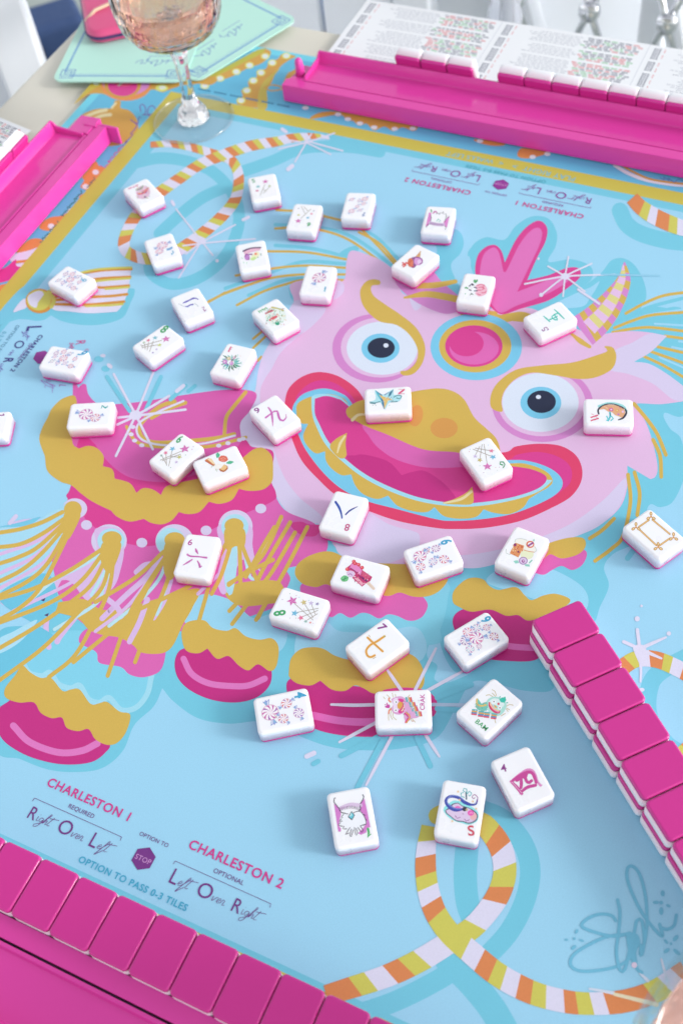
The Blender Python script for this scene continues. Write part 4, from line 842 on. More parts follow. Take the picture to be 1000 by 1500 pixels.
def f_eight_wand(a):
    a.fr(380, 840, .12)
    wands(a, [((425, 365), (655, 570)), ((545, 365), (655, 540)), ((635, 380), (680, 500)), ((460, 475), (720, 425)), ((520, 530), (715, 450)), ((580, 570), (710, 490))], (400, 335, 72, 30), [((196, 176, 90), 540, 352, 44), (LAV, 630, 362, 36), ((130, 120, 180), 705, 372, 28), (BL, 430, 485, 50), ((226, 80, 130), 505, 542, 42), ((120, 170, 160), 565, 585, 28), ((226, 110, 110), 620, 600, 20)])
    a.text(GR, '8', (318, 505), (310, 440), .03, hs=1.3)
    a.dots([(372, 248), (450, 270), (485, 292), (280, 318), (540, 435), (445, 545), (655, 608), (600, 330), (375, 545)], [GR, MGT, BL, PU, RD], .55)
def f_six_wand(a):
    a.fr(205, 620, .18)
    wands(a, [((345, 225), (165, 300)), ((335, 250), (180, 305)), ((262, 225), (235, 350)), ((212, 245), (218, 345)), ((180, 265), (215, 330)), ((310, 275), (250, 270))], (365, 208, 44, 20), [(BL, 265, 208, 28), ((226, 80, 130), 210, 240, 22), ((120, 160, 150), 175, 262, 14), ((190, 186, 80), 322, 275, 24), (LAV, 297, 316, 18)])
    a.text(GR, '6', (288, 150), (318, 162), .03, hs=1.4)
    a.dots([(250, 360), (435, 190), (425, 212), (372, 258)], [GR, PU, MGT], .6)
def f_eight_left(a):
    a.fr(180, 455, .11)
    wands(a, [((520, 395), (250, 470)), ((470, 455), (260, 490)), ((410, 400), (355, 550)), ((345, 420), (325, 530)), ((290, 440), (300, 520)), ((240, 450), (270, 500))], (575, 378, 62, 20), [((90, 180, 200), 430, 362, 40), ((216, 80, 120), 340, 395, 34), ((150, 180, 140), 283, 425, 26), ((190, 206, 80), 490, 458, 34), (LAV, 450, 515, 22), ((130, 90, 180), 402, 560, 18)])
    a.text(GR, '8', (485, 275), (545, 302), .03, hs=1.2)
def f_six_top(a):
    a.fr(405, 280, .09)
    wands(a, [((400, 245), (470, 375)), ((390, 450), (560, 290)), ((440, 250), (520, 330))], (352, 485, 60, 10), [((200, 200, 90), 358, 388, 32), (BL, 510, 432, 36), ((220, 60, 120), 568, 368, 28), ((160, 160, 180), 605, 320, 22), ((120, 120, 160), 360, 280, 18)], (190, 186, 180))
    a.text(GR, '6', (560, 515), (500, 512), .03, hs=1.0)
def f_five_top(a):
    a.fr(345, 240, .09)
    wands(a, [((480, 330), (400, 515)), ((440, 400), (500, 450)), ((560, 370), (450, 480))], (485, 288, 56, 10), [((80, 180, 190), 365, 370, 40), ((206, 60, 130), 352, 438, 34), ((180, 190, 130), 552, 362, 34)], (190, 186, 180))
    a.text((110, 180, 140), '5', (275, 310), (325, 298), .02, hs=1.2)
def f_frame(a):
    a.fr(890, 730, .11)
    for c, w_ in (((196, 140, 70), 2.6), ((236, 196, 130), 1.4)):
        a.KK(c, [[(410, 380), (540, 290)], [(590, 285), (820, 475)], [(410, 410), (640, 625)], [(680, 630), (825, 530)]], w_)
    for cx, cy in ((570, 245), (370, 385), (870, 520), (665, 650)):
        for t in (0, 120, 240):
            x, y = cx+42*math.cos(math.radians(t+30)), cy+42*math.sin(math.radians(t+30)); a.E((190, 140, 70), x, y, 27, 19, t+30); a.E((244, 214, 160), x, y, 17, 10, t+30)
        a.E((224, 160, 90), cx, cy, 14)
def f_eight_crak(a):
    a.fr(450, 700, .11)
    for c, w_ in (((90, 120, 200), [3.4, 4, 3, 2.2]), ((50, 70, 160), [2, 1.2, 1.6, 1])): a.K(c, [(375, 320), (420, 390), (450, 470), (460, 535)], w_)
    for c, w_ in (((60, 80, 160), [2, 2.4, 2, .8]),): a.K(c, [(510, 488), (560, 440), (620, 405), (668, 382)], w_)
    a.text((200, 90, 140), '8', (575, 622), (510, 612), .02, hs=1.1)
def f_six_crak(a):
    a.fr(235, 765, .11); c = (190, 80, 160)
    a.text(c, '6', (360, 302), (418, 305), .02)
    for cc, k in (((224, 160, 212), 1.6), (c, .7)):
        a.K(cc, [(470, 355), (480, 385), (500, 420)], [1.4*k, 2.6*k, 1*k]); a.K(cc, [(360, 430), (400, 452), (500, 458), (615, 472)], [2*k, 1.6*k, 1.4*k, 2*k]); a.K(cc, [(425, 495), (380, 525), (305, 570)], [1.2*k, 2*k, .8*k]); a.K(cc, [(490, 510), (515, 555), (530, 605)], [1*k, 2*k, 2.6*k]); a.K(cc, [(530, 605), (555, 580)], .8*k)
def f_w(a):
    a.fr(840, 560, .1)
    a.KK((222, 80, 120), [[(250, 515), (345, 482)], [(252, 560), (355, 530)]], 1.9); a.KK((230, 150, 170), [[(250, 460), (290, 475)], [(300, 500), (340, 515)]], .8)
    a.K((160, 226, 226), [(360, 350), (480, 310), (600, 310), (720, 350), (770, 420)], 3); a.K(BK, [(362, 460), (352, 410), (390, 360), (480, 322), (580, 320), (680, 355), (750, 400), (765, 450), (720, 520), (650, 550)], [2.5, 2.5, 2, 1.5, 1.6, 2, 2.5, 3, 3, 1.5])
    a.S((232, 176, 136), [(372, 400), (420, 350), (500, 330), (600, 335), (690, 370), (745, 420), (745, 460), (700, 520), (660, 500), (600, 480), (560, 440), (500, 430), (440, 390), (390, 400)])
    a.E(MGT, 545, 400, 34, 24); a.E((246, 220, 230), 545, 400, 16, 12); a.E(GD, 630, 412, 26, 20); a.E((240, 214, 160), 630, 412, 14, 10); a.E((200, 120, 200), 650, 468, 16, 12); a.E((240, 200, 230), 715, 430, 18)
    a.K((90, 200, 214), [(525, 440), (530, 500), (500, 560)], 2.6); a.KK((120, 214, 222), [[(480, 500), (500, 540), (480, 560)], [(550, 500), (575, 530), (540, 560)]], 2); a.K(NV, [(528, 450), (532, 490)], .9)
    a.dots([(random.uniform(440, 740), random.uniform(335, 380)+20) for _ in range(24)], [(250, 240, 220), (200, 110, 90), MGT, GD], .5)
def f_z(a):
    a.fr(520, 545, .1)
    a.S((180, 230, 240), [(200, 440), (300, 400), (290, 270), (400, 330), (560, 250), (560, 330), (680, 340), (640, 430), (500, 450), (430, 550), (370, 450)])
    a.T((60, 130, 170), [(290, 262), (390, 330), (430, 420), (425, 552), (395, 480), (380, 420), (330, 350)]); a.T((90, 190, 210), [(290, 262), (370, 340), (380, 420), (330, 350)])
    a.T((232, 196, 120), [(345, 330), (420, 360), (480, 380), (550, 400), (480, 420), (425, 545), (420, 430), (385, 380)]); a.T((60, 120, 150), [(565, 250), (520, 340), (480, 370), (500, 300)]); a.T((110, 100, 160), [(425, 330), (500, 290), (480, 310), (430, 340)])
    a.KK((90, 150, 160), [[(210, 440), (290, 450), (370, 430)], [(215, 455), (300, 465)], [(520, 440), (620, 430)], [(560, 370), (620, 340), (680, 350), (660, 390), (600, 380)]], 1.3)
    a.dots([(random.uniform(400, 560), random.uniform(360, 440)) for _ in range(22)], [GD, (250, 250, 250), PU, BL, NV], .5)
    a.dots([(260, 487), (300, 487), (500, 487)], [(150, 170, 170)], .6)
    a.KK((222, 70, 120), [[(715, 258), (640, 315)]], 2.4); a.KK((230, 140, 170), [[(630, 252), (715, 256)], [(640, 318), (725, 318)]], .8)
def f_two_crak(a):
    a.fr(235, 400, .1)
    a.K((90, 84, 190), [(330, 440), (400, 410), (480, 370), (520, 368), (558, 388)], [1, 2.4, 1.8, 2.4, 1]); a.K((90, 84, 190), [(360, 490), (400, 490), (440, 465), (485, 458)], [1, 2, 1.6, 2]); a.KK((180, 190, 200), [[(265, 450), (310, 470), (350, 490)], [(500, 440), (560, 490)]], .8)
    a.K(PU, [(605, 505), (640, 498), (630, 530), (650, 555), (672, 535)], [1, 1.6, 1, 2, 1])
def f_feather(a):
    a.fr(600, 285, .09)
    a.T((226, 140, 210), [(310, 290), (350, 300), (330, 470), (290, 510), (255, 520)]); a.T((226, 140, 210), [(645, 345), (600, 540), (560, 490), (550, 440)])
    a.KK(BK, [[(260, 535), (300, 485), (350, 470)], [(575, 575), (585, 530), (545, 490)], [(340, 330), (345, 400), (330, 440)], [(590, 330), (585, 390), (560, 450)], [(380, 300), (400, 270), (430, 290), (440, 320)], [(450, 300), (480, 320), (500, 290)], [(520, 310), (540, 280), (550, 320)], [(570, 320), (590, 310)], [(600, 390), (640, 350)]], .9)
    a.K(MGT, [(370, 310), (420, 270), (440, 300)], 1.6); a.K((214, 190, 226), [(330, 460), (430, 485), (545, 490)], 4.5)
    for i in range(12): a.K(PU if i % 2 else BK, [(335+i*18, 452+i*2.5), (332+i*18, 490+i*2)], .6)
    a.K(TE, [(430, 435), (465, 395), (500, 435), (470, 445)], 1); a.K(GR, [(345, 240), (352, 290)], 1.6)
def f_two_top(a):                            # seven candies on the front tile of the two upper ones
    a.fr(480, 265, .09)
    for c, x, y, r, w_ in (((200, 80, 140), 390, 300, 36, 20), ((206, 60, 90), 600, 295, 50, 40), ((214, 90, 130), 580, 370, 36, 10), ((214, 90, 120), 480, 415, 36, 60), ((206, 60, 120), 385, 490, 48, 40), ((150, 130, 190), 525, 475, 34, 20), ((130, 130, 200), 510, 320, 30, 70)): a.mint(c, x, y, r, w_)
    a.KK((110, 140, 190), [[(605, 510), (560, 565)], [(560, 568), (600, 562)]], 1.4)
def f_cup(a):
    a.fr(165, 245, .095)
    a.S((232, 196, 220), [(370, 340), (430, 290), (480, 280), (560, 320), (580, 400), (530, 470), (450, 490), (390, 450), (360, 390)])
    a.S((226, 90, 130), [(400, 400), (470, 370), (530, 320), (550, 330), (520, 390), (450, 420), (410, 430)]); a.K((150, 170, 150), [(370, 350), (440, 330), (470, 290)], 2.6); a.K((226, 160, 120), [(390, 410), (480, 380), (560, 310)], 1.6)
    a.E((90, 80, 140), 505, 460, 14); a.dots([(random.uniform(370, 570), random.uniform(290, 480)) for _ in range(60)], [(226, 110, 170), (160, 180, 150), (120, 100, 160), (246, 240, 246), GD], .65)
    a.text((214, 90, 160), 'CRAK', (395, 262), (245, 335), .02) if False else a.KK((222, 110, 170), [[(245, 332), (300, 312)], [(310, 310), (345, 296)], [(355, 292), (395, 272)]], 1.5)
def f_popsicle(a):
    a.fr(470, 790, .12)
    a.K((236, 214, 196), [(570, 530), (640, 600)], 4.4); a.K((214, 190, 180), [(575, 540), (640, 605)], .8)
    a.T((200, 60, 120), [(360, 310), (400, 260), (450, 290), (510, 380), (625, 460), (600, 510), (560, 530), (500, 578), (380, 470), (400, 430), (300, 370), (320, 340)])
    a.T((232, 140, 200), [(370, 300), (440, 300), (500, 380), (480, 440), (400, 370), (350, 350)]); a.T((214, 90, 130), [(510, 385), (610, 455), (570, 490), (480, 430)]); a.T((120, 40, 110), [(490, 450), (570, 500), (560, 525), (490, 475)])
    a.T((236, 170, 190), [(400, 470), (450, 470), (520, 540), (500, 565)]); a.K((120, 40, 100), [(360, 350), (430, 400), (480, 460), (560, 520)], 1)
    for x, y in ((400, 270), (460, 310), (500, 345), (320, 365), (415, 295)): a.E((222, 70, 90), x, y, 24, 22); a.E((246, 150, 150), x-5, y-5, 9)
    a.dots([(random.uniform(400, 590), random.uniform(400, 540)) for _ in range(34)], [(250, 220, 230), (190, 40, 90), (236, 130, 150), (150, 50, 110)], .8)
    a.S((226, 200, 232), [(310, 400), (350, 380), (410, 400), (400, 450), (340, 460)]); a.KK(PU, [[(330, 430), (360, 420), (380, 440)]], 1)
    a.S((120, 200, 140), [(235, 480), (280, 440), (335, 460), (320, 510), (260, 515)]); a.KK((60, 140, 90), [[(250, 500), (330, 465)], [(280, 510), (300, 450)]], 1)
def f_nine_crak(a):
    a.fr(350, 565, .11); c = (204, 96, 184)
    a.text(PU, '9', (235, 355) if False else (228, 372), (290, 345), .02, hs=.9)
    for cc, k in (((232, 180, 222), 1.7), (c, 1)):
        a.K(cc, [(390, 290), (430, 350), (445, 440), (450, 540)], [1.4*k, 2.2*k, 1.8*k, .5*k]); a.K(cc, [(355, 425), (410, 385), (470, 340), (510, 340), (525, 400), (550, 455), (590, 465), (630, 420), (625, 380)], [1.8*k, 1.6*k, 1*k, 1.6*k, 2.2*k, 2.4*k, 1.8*k, 1.4*k, .5*k])
def f_shortcake(a):
    a.fr(205, 620, .18)
    a.T((214, 130, 80), [(528, 300), (560, 282), (612, 335), (604, 350)]); a.T((246, 222, 180), [(545, 290), (580, 285), (612, 330), (600, 335)]); a.K((190, 80, 60), [(530, 305), (605, 350)], 1.2)
    a.S((190, 110, 70), [(640, 370), (700, 340), (716, 370), (680, 398), (655, 390)]); a.S((240, 200, 140), [(650, 350), (690, 335), (712, 355), (680, 385), (655, 375)]); a.S((250, 246, 240), [(600, 350), (630, 330), (680, 340), (660, 365), (620, 375)])
    a.S((226, 110, 90), [(640, 280), (665, 262), (705, 270), (718, 295), (690, 315), (655, 310), (640, 300)]); a.KK((246, 170, 150), [[(655, 290), (680, 280), (700, 290)], [(660, 300), (690, 300)]], 1)
    a.S((90, 190, 150), [(625, 285), (618, 255), (632, 235), (652, 255), (645, 275)]); a.S((90, 190, 150), [(700, 325), (730, 305), (765, 315), (740, 332)]); a.KK((170, 190, 150), [[(600, 340), (580, 360)], [(615, 370), (620, 385)], [(630, 372), (625, 392)]], .7)
def f_two_candy(a):
    a.fr(85, 570, .105)
    a.mint((200, 70, 170), 392, 350, 92, -28); a.mint((206, 60, 100), 525, 400, 68, 18)
    a.K((70, 180, 180), [(605, 270), (620, 228), (660, 262), (700, 235)], [1, 2, 2.2, 1])
def f_edge_one(a):
    a.fr(0, 580, .08); a.KK(PU, [[(-60, 356), (85, 352)], [(85, 350), (60, 325)]], 1.4); a.K(c := (190, 90, 180), [(-180, 400), (-100, 600)], 3)
def f_nine_left(a):
    a.fr(45, 490, .105)
    for c, x, y, r, w_ in (((110, 80, 160), 360, 260, 36, 60), ((214, 90, 130), 465, 240, 38, 40), ((130, 190, 220), 545, 270, 34, 10), ((214, 80, 120), 620, 340, 34, 60), ((130, 200, 200), 300, 370, 30, 20), ((150, 110, 200), 380, 390, 34, 70), ((190, 170, 230), 480, 400, 30, 20), ((190, 50, 70), 560, 440, 40, -30), ((214, 60, 110), 460, 330, 56, 30), ((200, 110, 180), 340, 310, 26, 0)): a.mint(c, x, y, r, w_)
    a.text(BL, '9', (650, 265), (662, 305), .03, hs=1.7)
def f_f(a):
    a.fr(295, 485, .1)
    a.K((222, 110, 150), [(430, 235), (400, 298)], 2.2); a.KK((226, 140, 170), [[(430, 238), (460, 245)], [(415, 268), (440, 270)], [(385, 298), (415, 302)]], .8)
    for t in range(16):
        ang = t*math.pi/8+.1; r = random.uniform(130, 185); c = random.choice([(90, 170, 140), (110, 196, 190), (150, 206, 200), (80, 130, 110)])
        a.K(c, [(430+50*math.cos(ang), 460+40*math.sin(ang)), (430+r*.7*math.cos(ang+.1), 460+r*.55*math.sin(ang+.1)), (430+r*math.cos(ang), 460+r*.75*math.sin(ang))], [1.2, 3, .6])
    for x, y, c, r in ((345, 450, (214, 130, 210), 34), (440, 470, (214, 130, 210), 28), (400, 400, (226, 206, 150), 26), (380, 490, (110, 90, 170), 16), (450, 425, (70, 60, 120), 14), (480, 390, (226, 170, 200), 20)): a.E(c, x, y, r); a.E((246, 236, 246), x-4, y-4, r*.35)
    a.dots([(random.uniform(300, 600), random.uniform(350, 560)) for _ in range(30)], [TE, AQ, PU, GR, (230, 190, 150)], .55)
def f_bam_small(a):
    a.fr(355, 420, .1)
    a.text((90, 180, 120), 'BAM', (365, 290), (228, 352), .02) if False else a.KK((110, 186, 130), [[(228, 350), (262, 385)], [(262, 345), (290, 372)], [(285, 325), (320, 352)], [(318, 320), (345, 345)], [(335, 300), (365, 325)], [(240, 362), (350, 310)]], 1.1)
    a.S((236, 247, 242), [(340, 400), (420, 300), (520, 310), (610, 350), (640, 450), (560, 540), (440, 570), (370, 510), (330, 450)])
    a.S((222, 100, 110), [(385, 490), (440, 440), (510, 425), (520, 440), (460, 480), (400, 505)]); a.K((200, 90, 110), [(345, 390), (400, 360), (440, 350)], 3); a.K((200, 190, 100), [(430, 300), (520, 320), (600, 350)], 2)
    a.E((50, 170, 140), 512, 535, 34, 30); a.KK((226, 206, 150), [[(600, 440), (630, 420)], [(610, 480), (650, 490)]], .8)
    a.dots([(random.uniform(350, 610), random.uniform(310, 560)) for _ in range(110)], [GR, (110, 196, 180), (222, 100, 120), (246, 250, 250), (214, 190, 120), (90, 140, 120)], .65)
def f_one_candy(a):
    a.fr(425, 370, .09); a.mint((196, 70, 150), 470, 408, 108, 50); a.K((70, 170, 206), [(572, 565), (560, 628)], [2.2, 1.6]); a.K((150, 210, 226), [(545, 625), (575, 600)], 1.2)
def f_five_crak(a):
    a.fr(750, 420, .11); c = (70, 204, 190)
    a.KK(c, [[(555, 300), (620, 360), (690, 430)], [(520, 400), (560, 370), (610, 350)], [(560, 375), (600, 440), (560, 440), (520, 400)], [(410, 390), (460, 430), (500, 470)], [(480, 445), (540, 420)], [(545, 420), (600, 390)]], [1.2, 2.2, 1.4])
    a.K(PU, [(390, 570), (410, 592), (430, 580), (420, 550), (450, 540), (480, 570), (460, 580)], 1.4)
def f_flower(a):
    a.fr(655, 380, .09)
    a.S((246, 190, 210), [(450, 430), (520, 400), (600, 410), (640, 460), (640, 540), (580, 590), (500, 600), (450, 560), (470, 500)])
    a.KK((222, 90, 130), [[(480, 430), (520, 410), (580, 410), (610, 440)], [(500, 460), (560, 450), (600, 480)], [(490, 500), (550, 500)], [(550, 540), (610, 540), (630, 510)], [(480, 560), (540, 580)], [(570, 430), (590, 470), (560, 500)]], 1.2)
    a.S((90, 170, 110), [(420, 350), (440, 320), (460, 340), (485, 320), (495, 350), (460, 390), (430, 375)]); a.S((70, 60, 80), [(380, 400), (400, 385), (440, 420), (400, 430)]); a.E((250, 250, 252), 380, 470, 24, 34)
    a.KK((90, 90, 120), [[(350, 440), (380, 410)], [(345, 490), (390, 510)], [(430, 450), (480, 470)], [(430, 510), (490, 510)]], 1.6); a.KK((90, 170, 110), [[(275, 465), (310, 460), (340, 470)], [(300, 445), (320, 480)]], 1.4); a.T((90, 110, 100), [(350, 595), (385, 545), (430, 575), (380, 570)]); a.dots([(290, 560)], [GR], .8)
def f_icecream(a):
    a.fr(560, 340, .095)
    a.T((226, 180, 120), [(590, 290), (580, 380), (540, 405), (495, 390)]); a.KK((200, 130, 80), [[(590, 290), (540, 350), (500, 390)], [(570, 330), (575, 380)]], .9)
    a.E((150, 90, 150), 470, 470, 60, 85); a.E((226, 130, 100), 430, 470, 46, 70); a.E((222, 160, 220), 550, 450, 66, 62); a.E((236, 206, 240), 570, 460, 34, 34); a.K(PU, [(480, 390), (540, 390), (600, 410), (610, 470), (570, 500)], 1.6)
    for x, y in ((410, 490), (440, 430), (460, 520), (420, 450)): a.E((206, 80, 60), x, y, 18, 20); a.E((246, 190, 150), x, y-5, 7)
    a.KK((222, 90, 90), [[(310, 470), (350, 500)], [(305, 510), (350, 485)], [(320, 535), (360, 505)], [(360, 470), (400, 490)]], 2)
def f_candy_far(a):
    a.fr(60, 370, .105)
    for c, x, y, r, w_ in (((110, 80, 160), 350, 300, 36, 60), ((214, 90, 130), 440, 300, 38, 40), ((130, 190, 220), 510, 340, 34, 10), ((214, 80, 120), 540, 410, 30, 60), ((130, 190, 220), 250, 385, 30, 20), ((150, 110, 200), 315, 420, 34, 70), ((190, 170, 230), 410, 450, 30, 20), ((200, 60, 90), 455, 495, 38, -30), ((214, 60, 110), 415, 375, 52, 30)): a.mint(c, x, y, r, w_)
    a.text(BL, '9', (575, 390), (605, 410), .04, hs=1.7) if False else a.K(BL, [(570, 345), (590, 400), (640, 385), (610, 365), (590, 390)], 1.5)
def f_cocktail(a):
    a.fr(330, 335, .09)
    a.S((240, 190, 214), [(300, 370), (420, 325), (575, 310), (570, 350), (440, 380), (310, 420)]); a.K((90, 60, 100), [(295, 365), (360, 335), (450, 312), (575, 308)], [2.6, 2, 1.8, 2])
    a.E((200, 140, 210), 355, 465, 44, 50); a.K(PU, [(320, 450), (340, 415), (390, 420), (435, 415)], 1.8); a.K(PU, [(390, 470), (380, 510)], 1.4)
    a.S((246, 244, 206), [(430, 440), (520, 370), (560, 400), (550, 440), (480, 500), (420, 510)]); a.E((236, 140, 110), 495, 410, 26, 20); a.S((206, 236, 160), [(400, 500), (480, 450), (510, 480), (450, 520)]); a.KK((120, 160, 150), [[(575, 400), (585, 440)], [(540, 460), (520, 470)]], 1.2); a.KK((180, 226, 190), [[(260, 470), (290, 490)], [(350, 540), (350, 580)], [(290, 540), (310, 560)]], 1)
def f_candy_top(a):
    a.fr(195, 325, .09)
    a.mint((214, 80, 130), 430, 480, 62, 60); a.mint((206, 60, 130), 480, 380, 84, 20)
    a.K((110, 170, 220), [(560, 450), (600, 440), (630, 420)], 3); a.K(BL, [(640, 470), (660, 500), (625, 525), (640, 535)], 1.6)
TILES = [
(.0156, .2715, 82.2, 'pink festival lion tile with the word CRAK, on the centre of a sparkle', f_crak),
(.0613, .2636, -54.8, 'tile printed with a mint green festival lion above the word BAM', f_bam),
(.0697, .2217, 14.4, 'tile with a purple 4 and a boxed magenta Chinese numeral', f_four_crak),
(-.0333, .3447, 60.1, 'tile with a green 8 and eight star wands lying near the painted fringe', f_eight_wand),
(.1785, .3559, 28.3, 'tile with an empty gold bow frame near the right edge', f_frame),
(.0011, .4072, -28.0, 'tile with two blue brush strokes and a red 8 under the red smile', f_eight_crak),
(-.0906, .3936, -18.4, 'tile with a purple 6 and a Chinese six on the gold tassels', f_six_crak),
(.1778, .4521, 76.4, 'red W tile with a dark rimmed orange fan, right of the right painted eye', f_w),
(.0419, .4923, -97.5, 'tile with a red N and a blue and gold star below the left painted eye', f_z),
(-.0824, .6120, 18.7, 'tile with two navy brush strokes and a small 2, upper left part of the mat', f_two_crak),
(.1063, .6599, -19.4, 'tile with a pink and black feather fan, rightmost of the top row', f_feather),
(.0502, .6910, -17.5, 'tile with seven small red swirl candies, nearest the far rack in the top row', f_two_top),
(-.1140, .7485, 26.2, 'small looking tile with a pink festival lion beside the wine glass foot', f_cup),
(.0046, .3610, -118.5, 'tile showing a pink berry ice lolly with a green leaf', f_popsicle),
(-.0200, .2159, 1.6, 'white feather heart tile with a green 1, nearest the near stop sign', f_one_feather),
(.0350, .2102, -20.4, 'sleeping cloud tile with a red S lying on the near rope loop', f_s),
(-.0492, .2818, -87.1, 'tile with four striped peppermints and a blue 4 between the painted boots', f_four_candy),
(.0076, .3127, -60.6, 'tile with a purple 7 and a gold brush character', f_seven),
(.0629, .3069, -66.4, 'tile crowded with candies and a blue 9, left of the stacked pink wall', f_nine_low),
(.0491, .3653, -79.0, 'tile with six peppermints and a teal 6 under the painted jaw', f_six_mid),
(.1008, .3590, -37.7, 'tile showing an orange cake slice with flowers', f_cake),
(.0942, .4304, 18.4, 'tile with five star wands and a green 5 lying on the painted mouth corner', f_five_wand),
(-.0332, .4952, 28.6, 'tile with a small 9 and a magenta Chinese nine left of the red smile', f_nine_crak),
(-.0996, .4753, -48.8, 'tile with a green 6 and star wands touching the shortcake tile', f_six_wand),
(-.0720, .4607, -73.2, 'tile showing a strawberry shortcake touching the star wand tile', f_shortcake),
(-.1559, .5221, -98.2, 'tile with two peppermints and a teal 2 on the painted gold collar', f_two_candy),
(-.2271, .5285, -97.9, 'tile cut off by the left edge of the photo, a purple 1 showing', f_edge_one),
(-.1750, .5782, -114.3, 'tile crowded with candies lying on the left purple stop sign', f_nine_left),
(-.0569, .5500, -29.5, 'tile with a red F and a green and lilac bouquet', f_f),
(-.1081, .5797, -54.5, 'tile with a green 8 and star wands on plain blue mat at the left', f_eight_left),
(-.0239, .5869, 27.0, 'tile with a dense green and red lion seen upside down among gold hair lines', f_bam_small),
(.0103, .6163, -17.9, 'tile with a single pink peppermint and a blue 1', f_one_candy),
(.1619, .5413, -70.1, 'tile with a turquoise brush character and a purple 5 beside the painted horn', f_five_crak),
(.1186, .5812, -23.3, 'tile with a pink carnation below the painted magenta crest', f_flower),
(.0820, .6199, -48.6, 'tile with an ice cream cone turned on its side', f_icecream),
(-.1705, .6588, -134.2, 'tile crowded with candies resting on the painted candy wrapper at the left', f_candy_far),
(-.0344, .6542, 2.8, 'tile with a purple flower and fruit under a dark curved rim', f_cocktail),
(-.1011, .6782, 12.1, 'tile with two red candies lying on the upper left rope loop', f_candy_top),
(.0084, .6878, -19.5, 'tile with a green 6 and star wands, second tile of the top row', f_six_top),
(-.0189, .7310, 2.7, 'tile with a magenta star wand beside the bend of the upper rope', f_five_top),
]
for a_ in TILES: art_tile(*a_)
# ---- wall of stacked tiles on the right
G2 = 'face down tiles stacked two high in the right wall'
dW = Vector((.2689, -.9632, 0)).normalized(); nW = Vector((.9632, .2689, 0)); p1 = Vector((.0986, .2848, 0))+Vector((.0006, -.001, 0))
rzW = math.atan2(dW.y, dW.x)
ordn = ['first', 'second', 'third', 'fourth', 'fifth', 'sixth', 'seventh', 'eighth', 'ninth', 'tenth']
for k in range(10):
    for lv in range(2):
        j = random.uniform(-.0004, .0004)+(.0002 if lv else -.0002)
        c = p1+dW*(-.0116+.0230*k)+nW*(TL/2+j-(.0009 if lv == 0 else 0))
        tile(c.x, c.y, rzW+random.uniform(-.006, .006), '%s tile from the far end in the %s layer of the right pink wall' % (ordn[k], 'upper' if lv else 'lower'), G2, Z0+lv*(THK+.0001), flip=True)
# ---- wall in front of the near rack
G3 = 'face down tiles stacked two high along the near rack'
for k in range(13):
    for lv in range(2):
        c = mf(-265.2-22.8*2+22.8*k+11.4, 74.6-.2*lv-k*.15, 0)
        tile(c.x, c.y, TH+random.uniform(-.004, .004), '%s tile from the left in the %s layer of the near pink wall' % ((ordn+['eleventh', 'twelfth', 'thirteenth'])[k], 'upper' if lv else 'lower'), G3, Z0+lv*(THK+.0001), flip=True)
# ================================================================ racks
DK = plastic('rack_pink_dark', (226, 52, 165), .3, k=.95)
def rack(name, label, org, rz, length, left_style, sg=1):
    """local frame: x along the rack (times sg), y away from the mat (0 at the wall facing the mat)"""
    t = thing(name, label, 'tile rack', org, rz, 'pink plastic tile racks')
    m = 1e-3; L_ = length
    def pr(n_, prof, x0, x1, bev): return prism(n_, prof, *sorted((x0*sg, x1*sg)), RACK, t, bev)
    body = [(11.2, 0), (11.2, 15.6), (13.2, 15.6), (14.2, 13.4), (41.5, 13.0), (44.2, 22.5), (46.0, 22.5), (46.3, 1.6), (58.5, 1.6), (60, 8), (61.5, 8), (61.5, 0)]
    pr('rack_body', [(a*m, b*m) for a, b in body], 14*m, L_, .0005)
    pr('pusher_bar', [(0, .3*m), (0, 16*m), (10*m, 16*m), (10*m, .3*m)], 0, L_, .0006)
    for x in (14*m, L_-2*m):
        pr('end_wall', [(14.2*m, 13*m), (14.4*m, 17*m), (40*m, 18.5*m), (43.6*m, 22.3*m), (41.8*m, 13*m)], x, x+1.8*m, .0004)
    if left_style == 'peg':
        pr('end_plate', [(10.6*m, .5*m), (10.6*m, 15.4*m), (38*m, 11*m), (40*m, .5*m)], 2*m, 13.6*m, .0008)
        pts = [(8*m, 20*m, 14*m), (8*m, 20*m, 22*m), (7.6*m, 20*m, 27*m), (7.4*m, 20*m, 29*m), (7.3*m, 20*m, 29.9*m)]
        tube('peg', pts, [4.2*m, 3.7*m, 3.2*m, 2.2*m, .6*m], RACK, t, 16)
    elif left_style == 'flange':
        pr('end_flange', [(-10*m, .5*m), (-10*m, 16*m), (6*m, 16*m), (10*m, 15*m), (10*m, .5*m)], -2.4*m, -.2*m, .0005)
        pr('end_plate', [(10.6*m, .5*m), (10.6*m, 16.6*m), (30*m, 16*m), (38*m, 10*m), (38*m, .5*m)], -8*m, 13.6*m, .0008)
        pr('hinge_tab', [(8*m, 16.2*m), (8*m, 17.2*m), (20*m, 17.2*m), (20*m, 16.2*m)], 2*m, 4*m, .0003)
    return t
rk1 = rack('tile_rack', 'long pink rack at the far side with a row of tiles standing behind its lip', mf(-449, 729, .6), TH, .520, 'peg')
rk2 = rack('tile_rack', 'bright pink rack at the upper left, its open end pointing at the wine glass', mf(-565.5, 633, .6), TH+math.pi/2, .500, 'flange', -1)
rk3 = rack('tile_rack', 'pink rack in the near corner of the photo, behind the near wall of pink tiles', mf(30, 58.6, .6), TH+math.pi, .520, 'none')
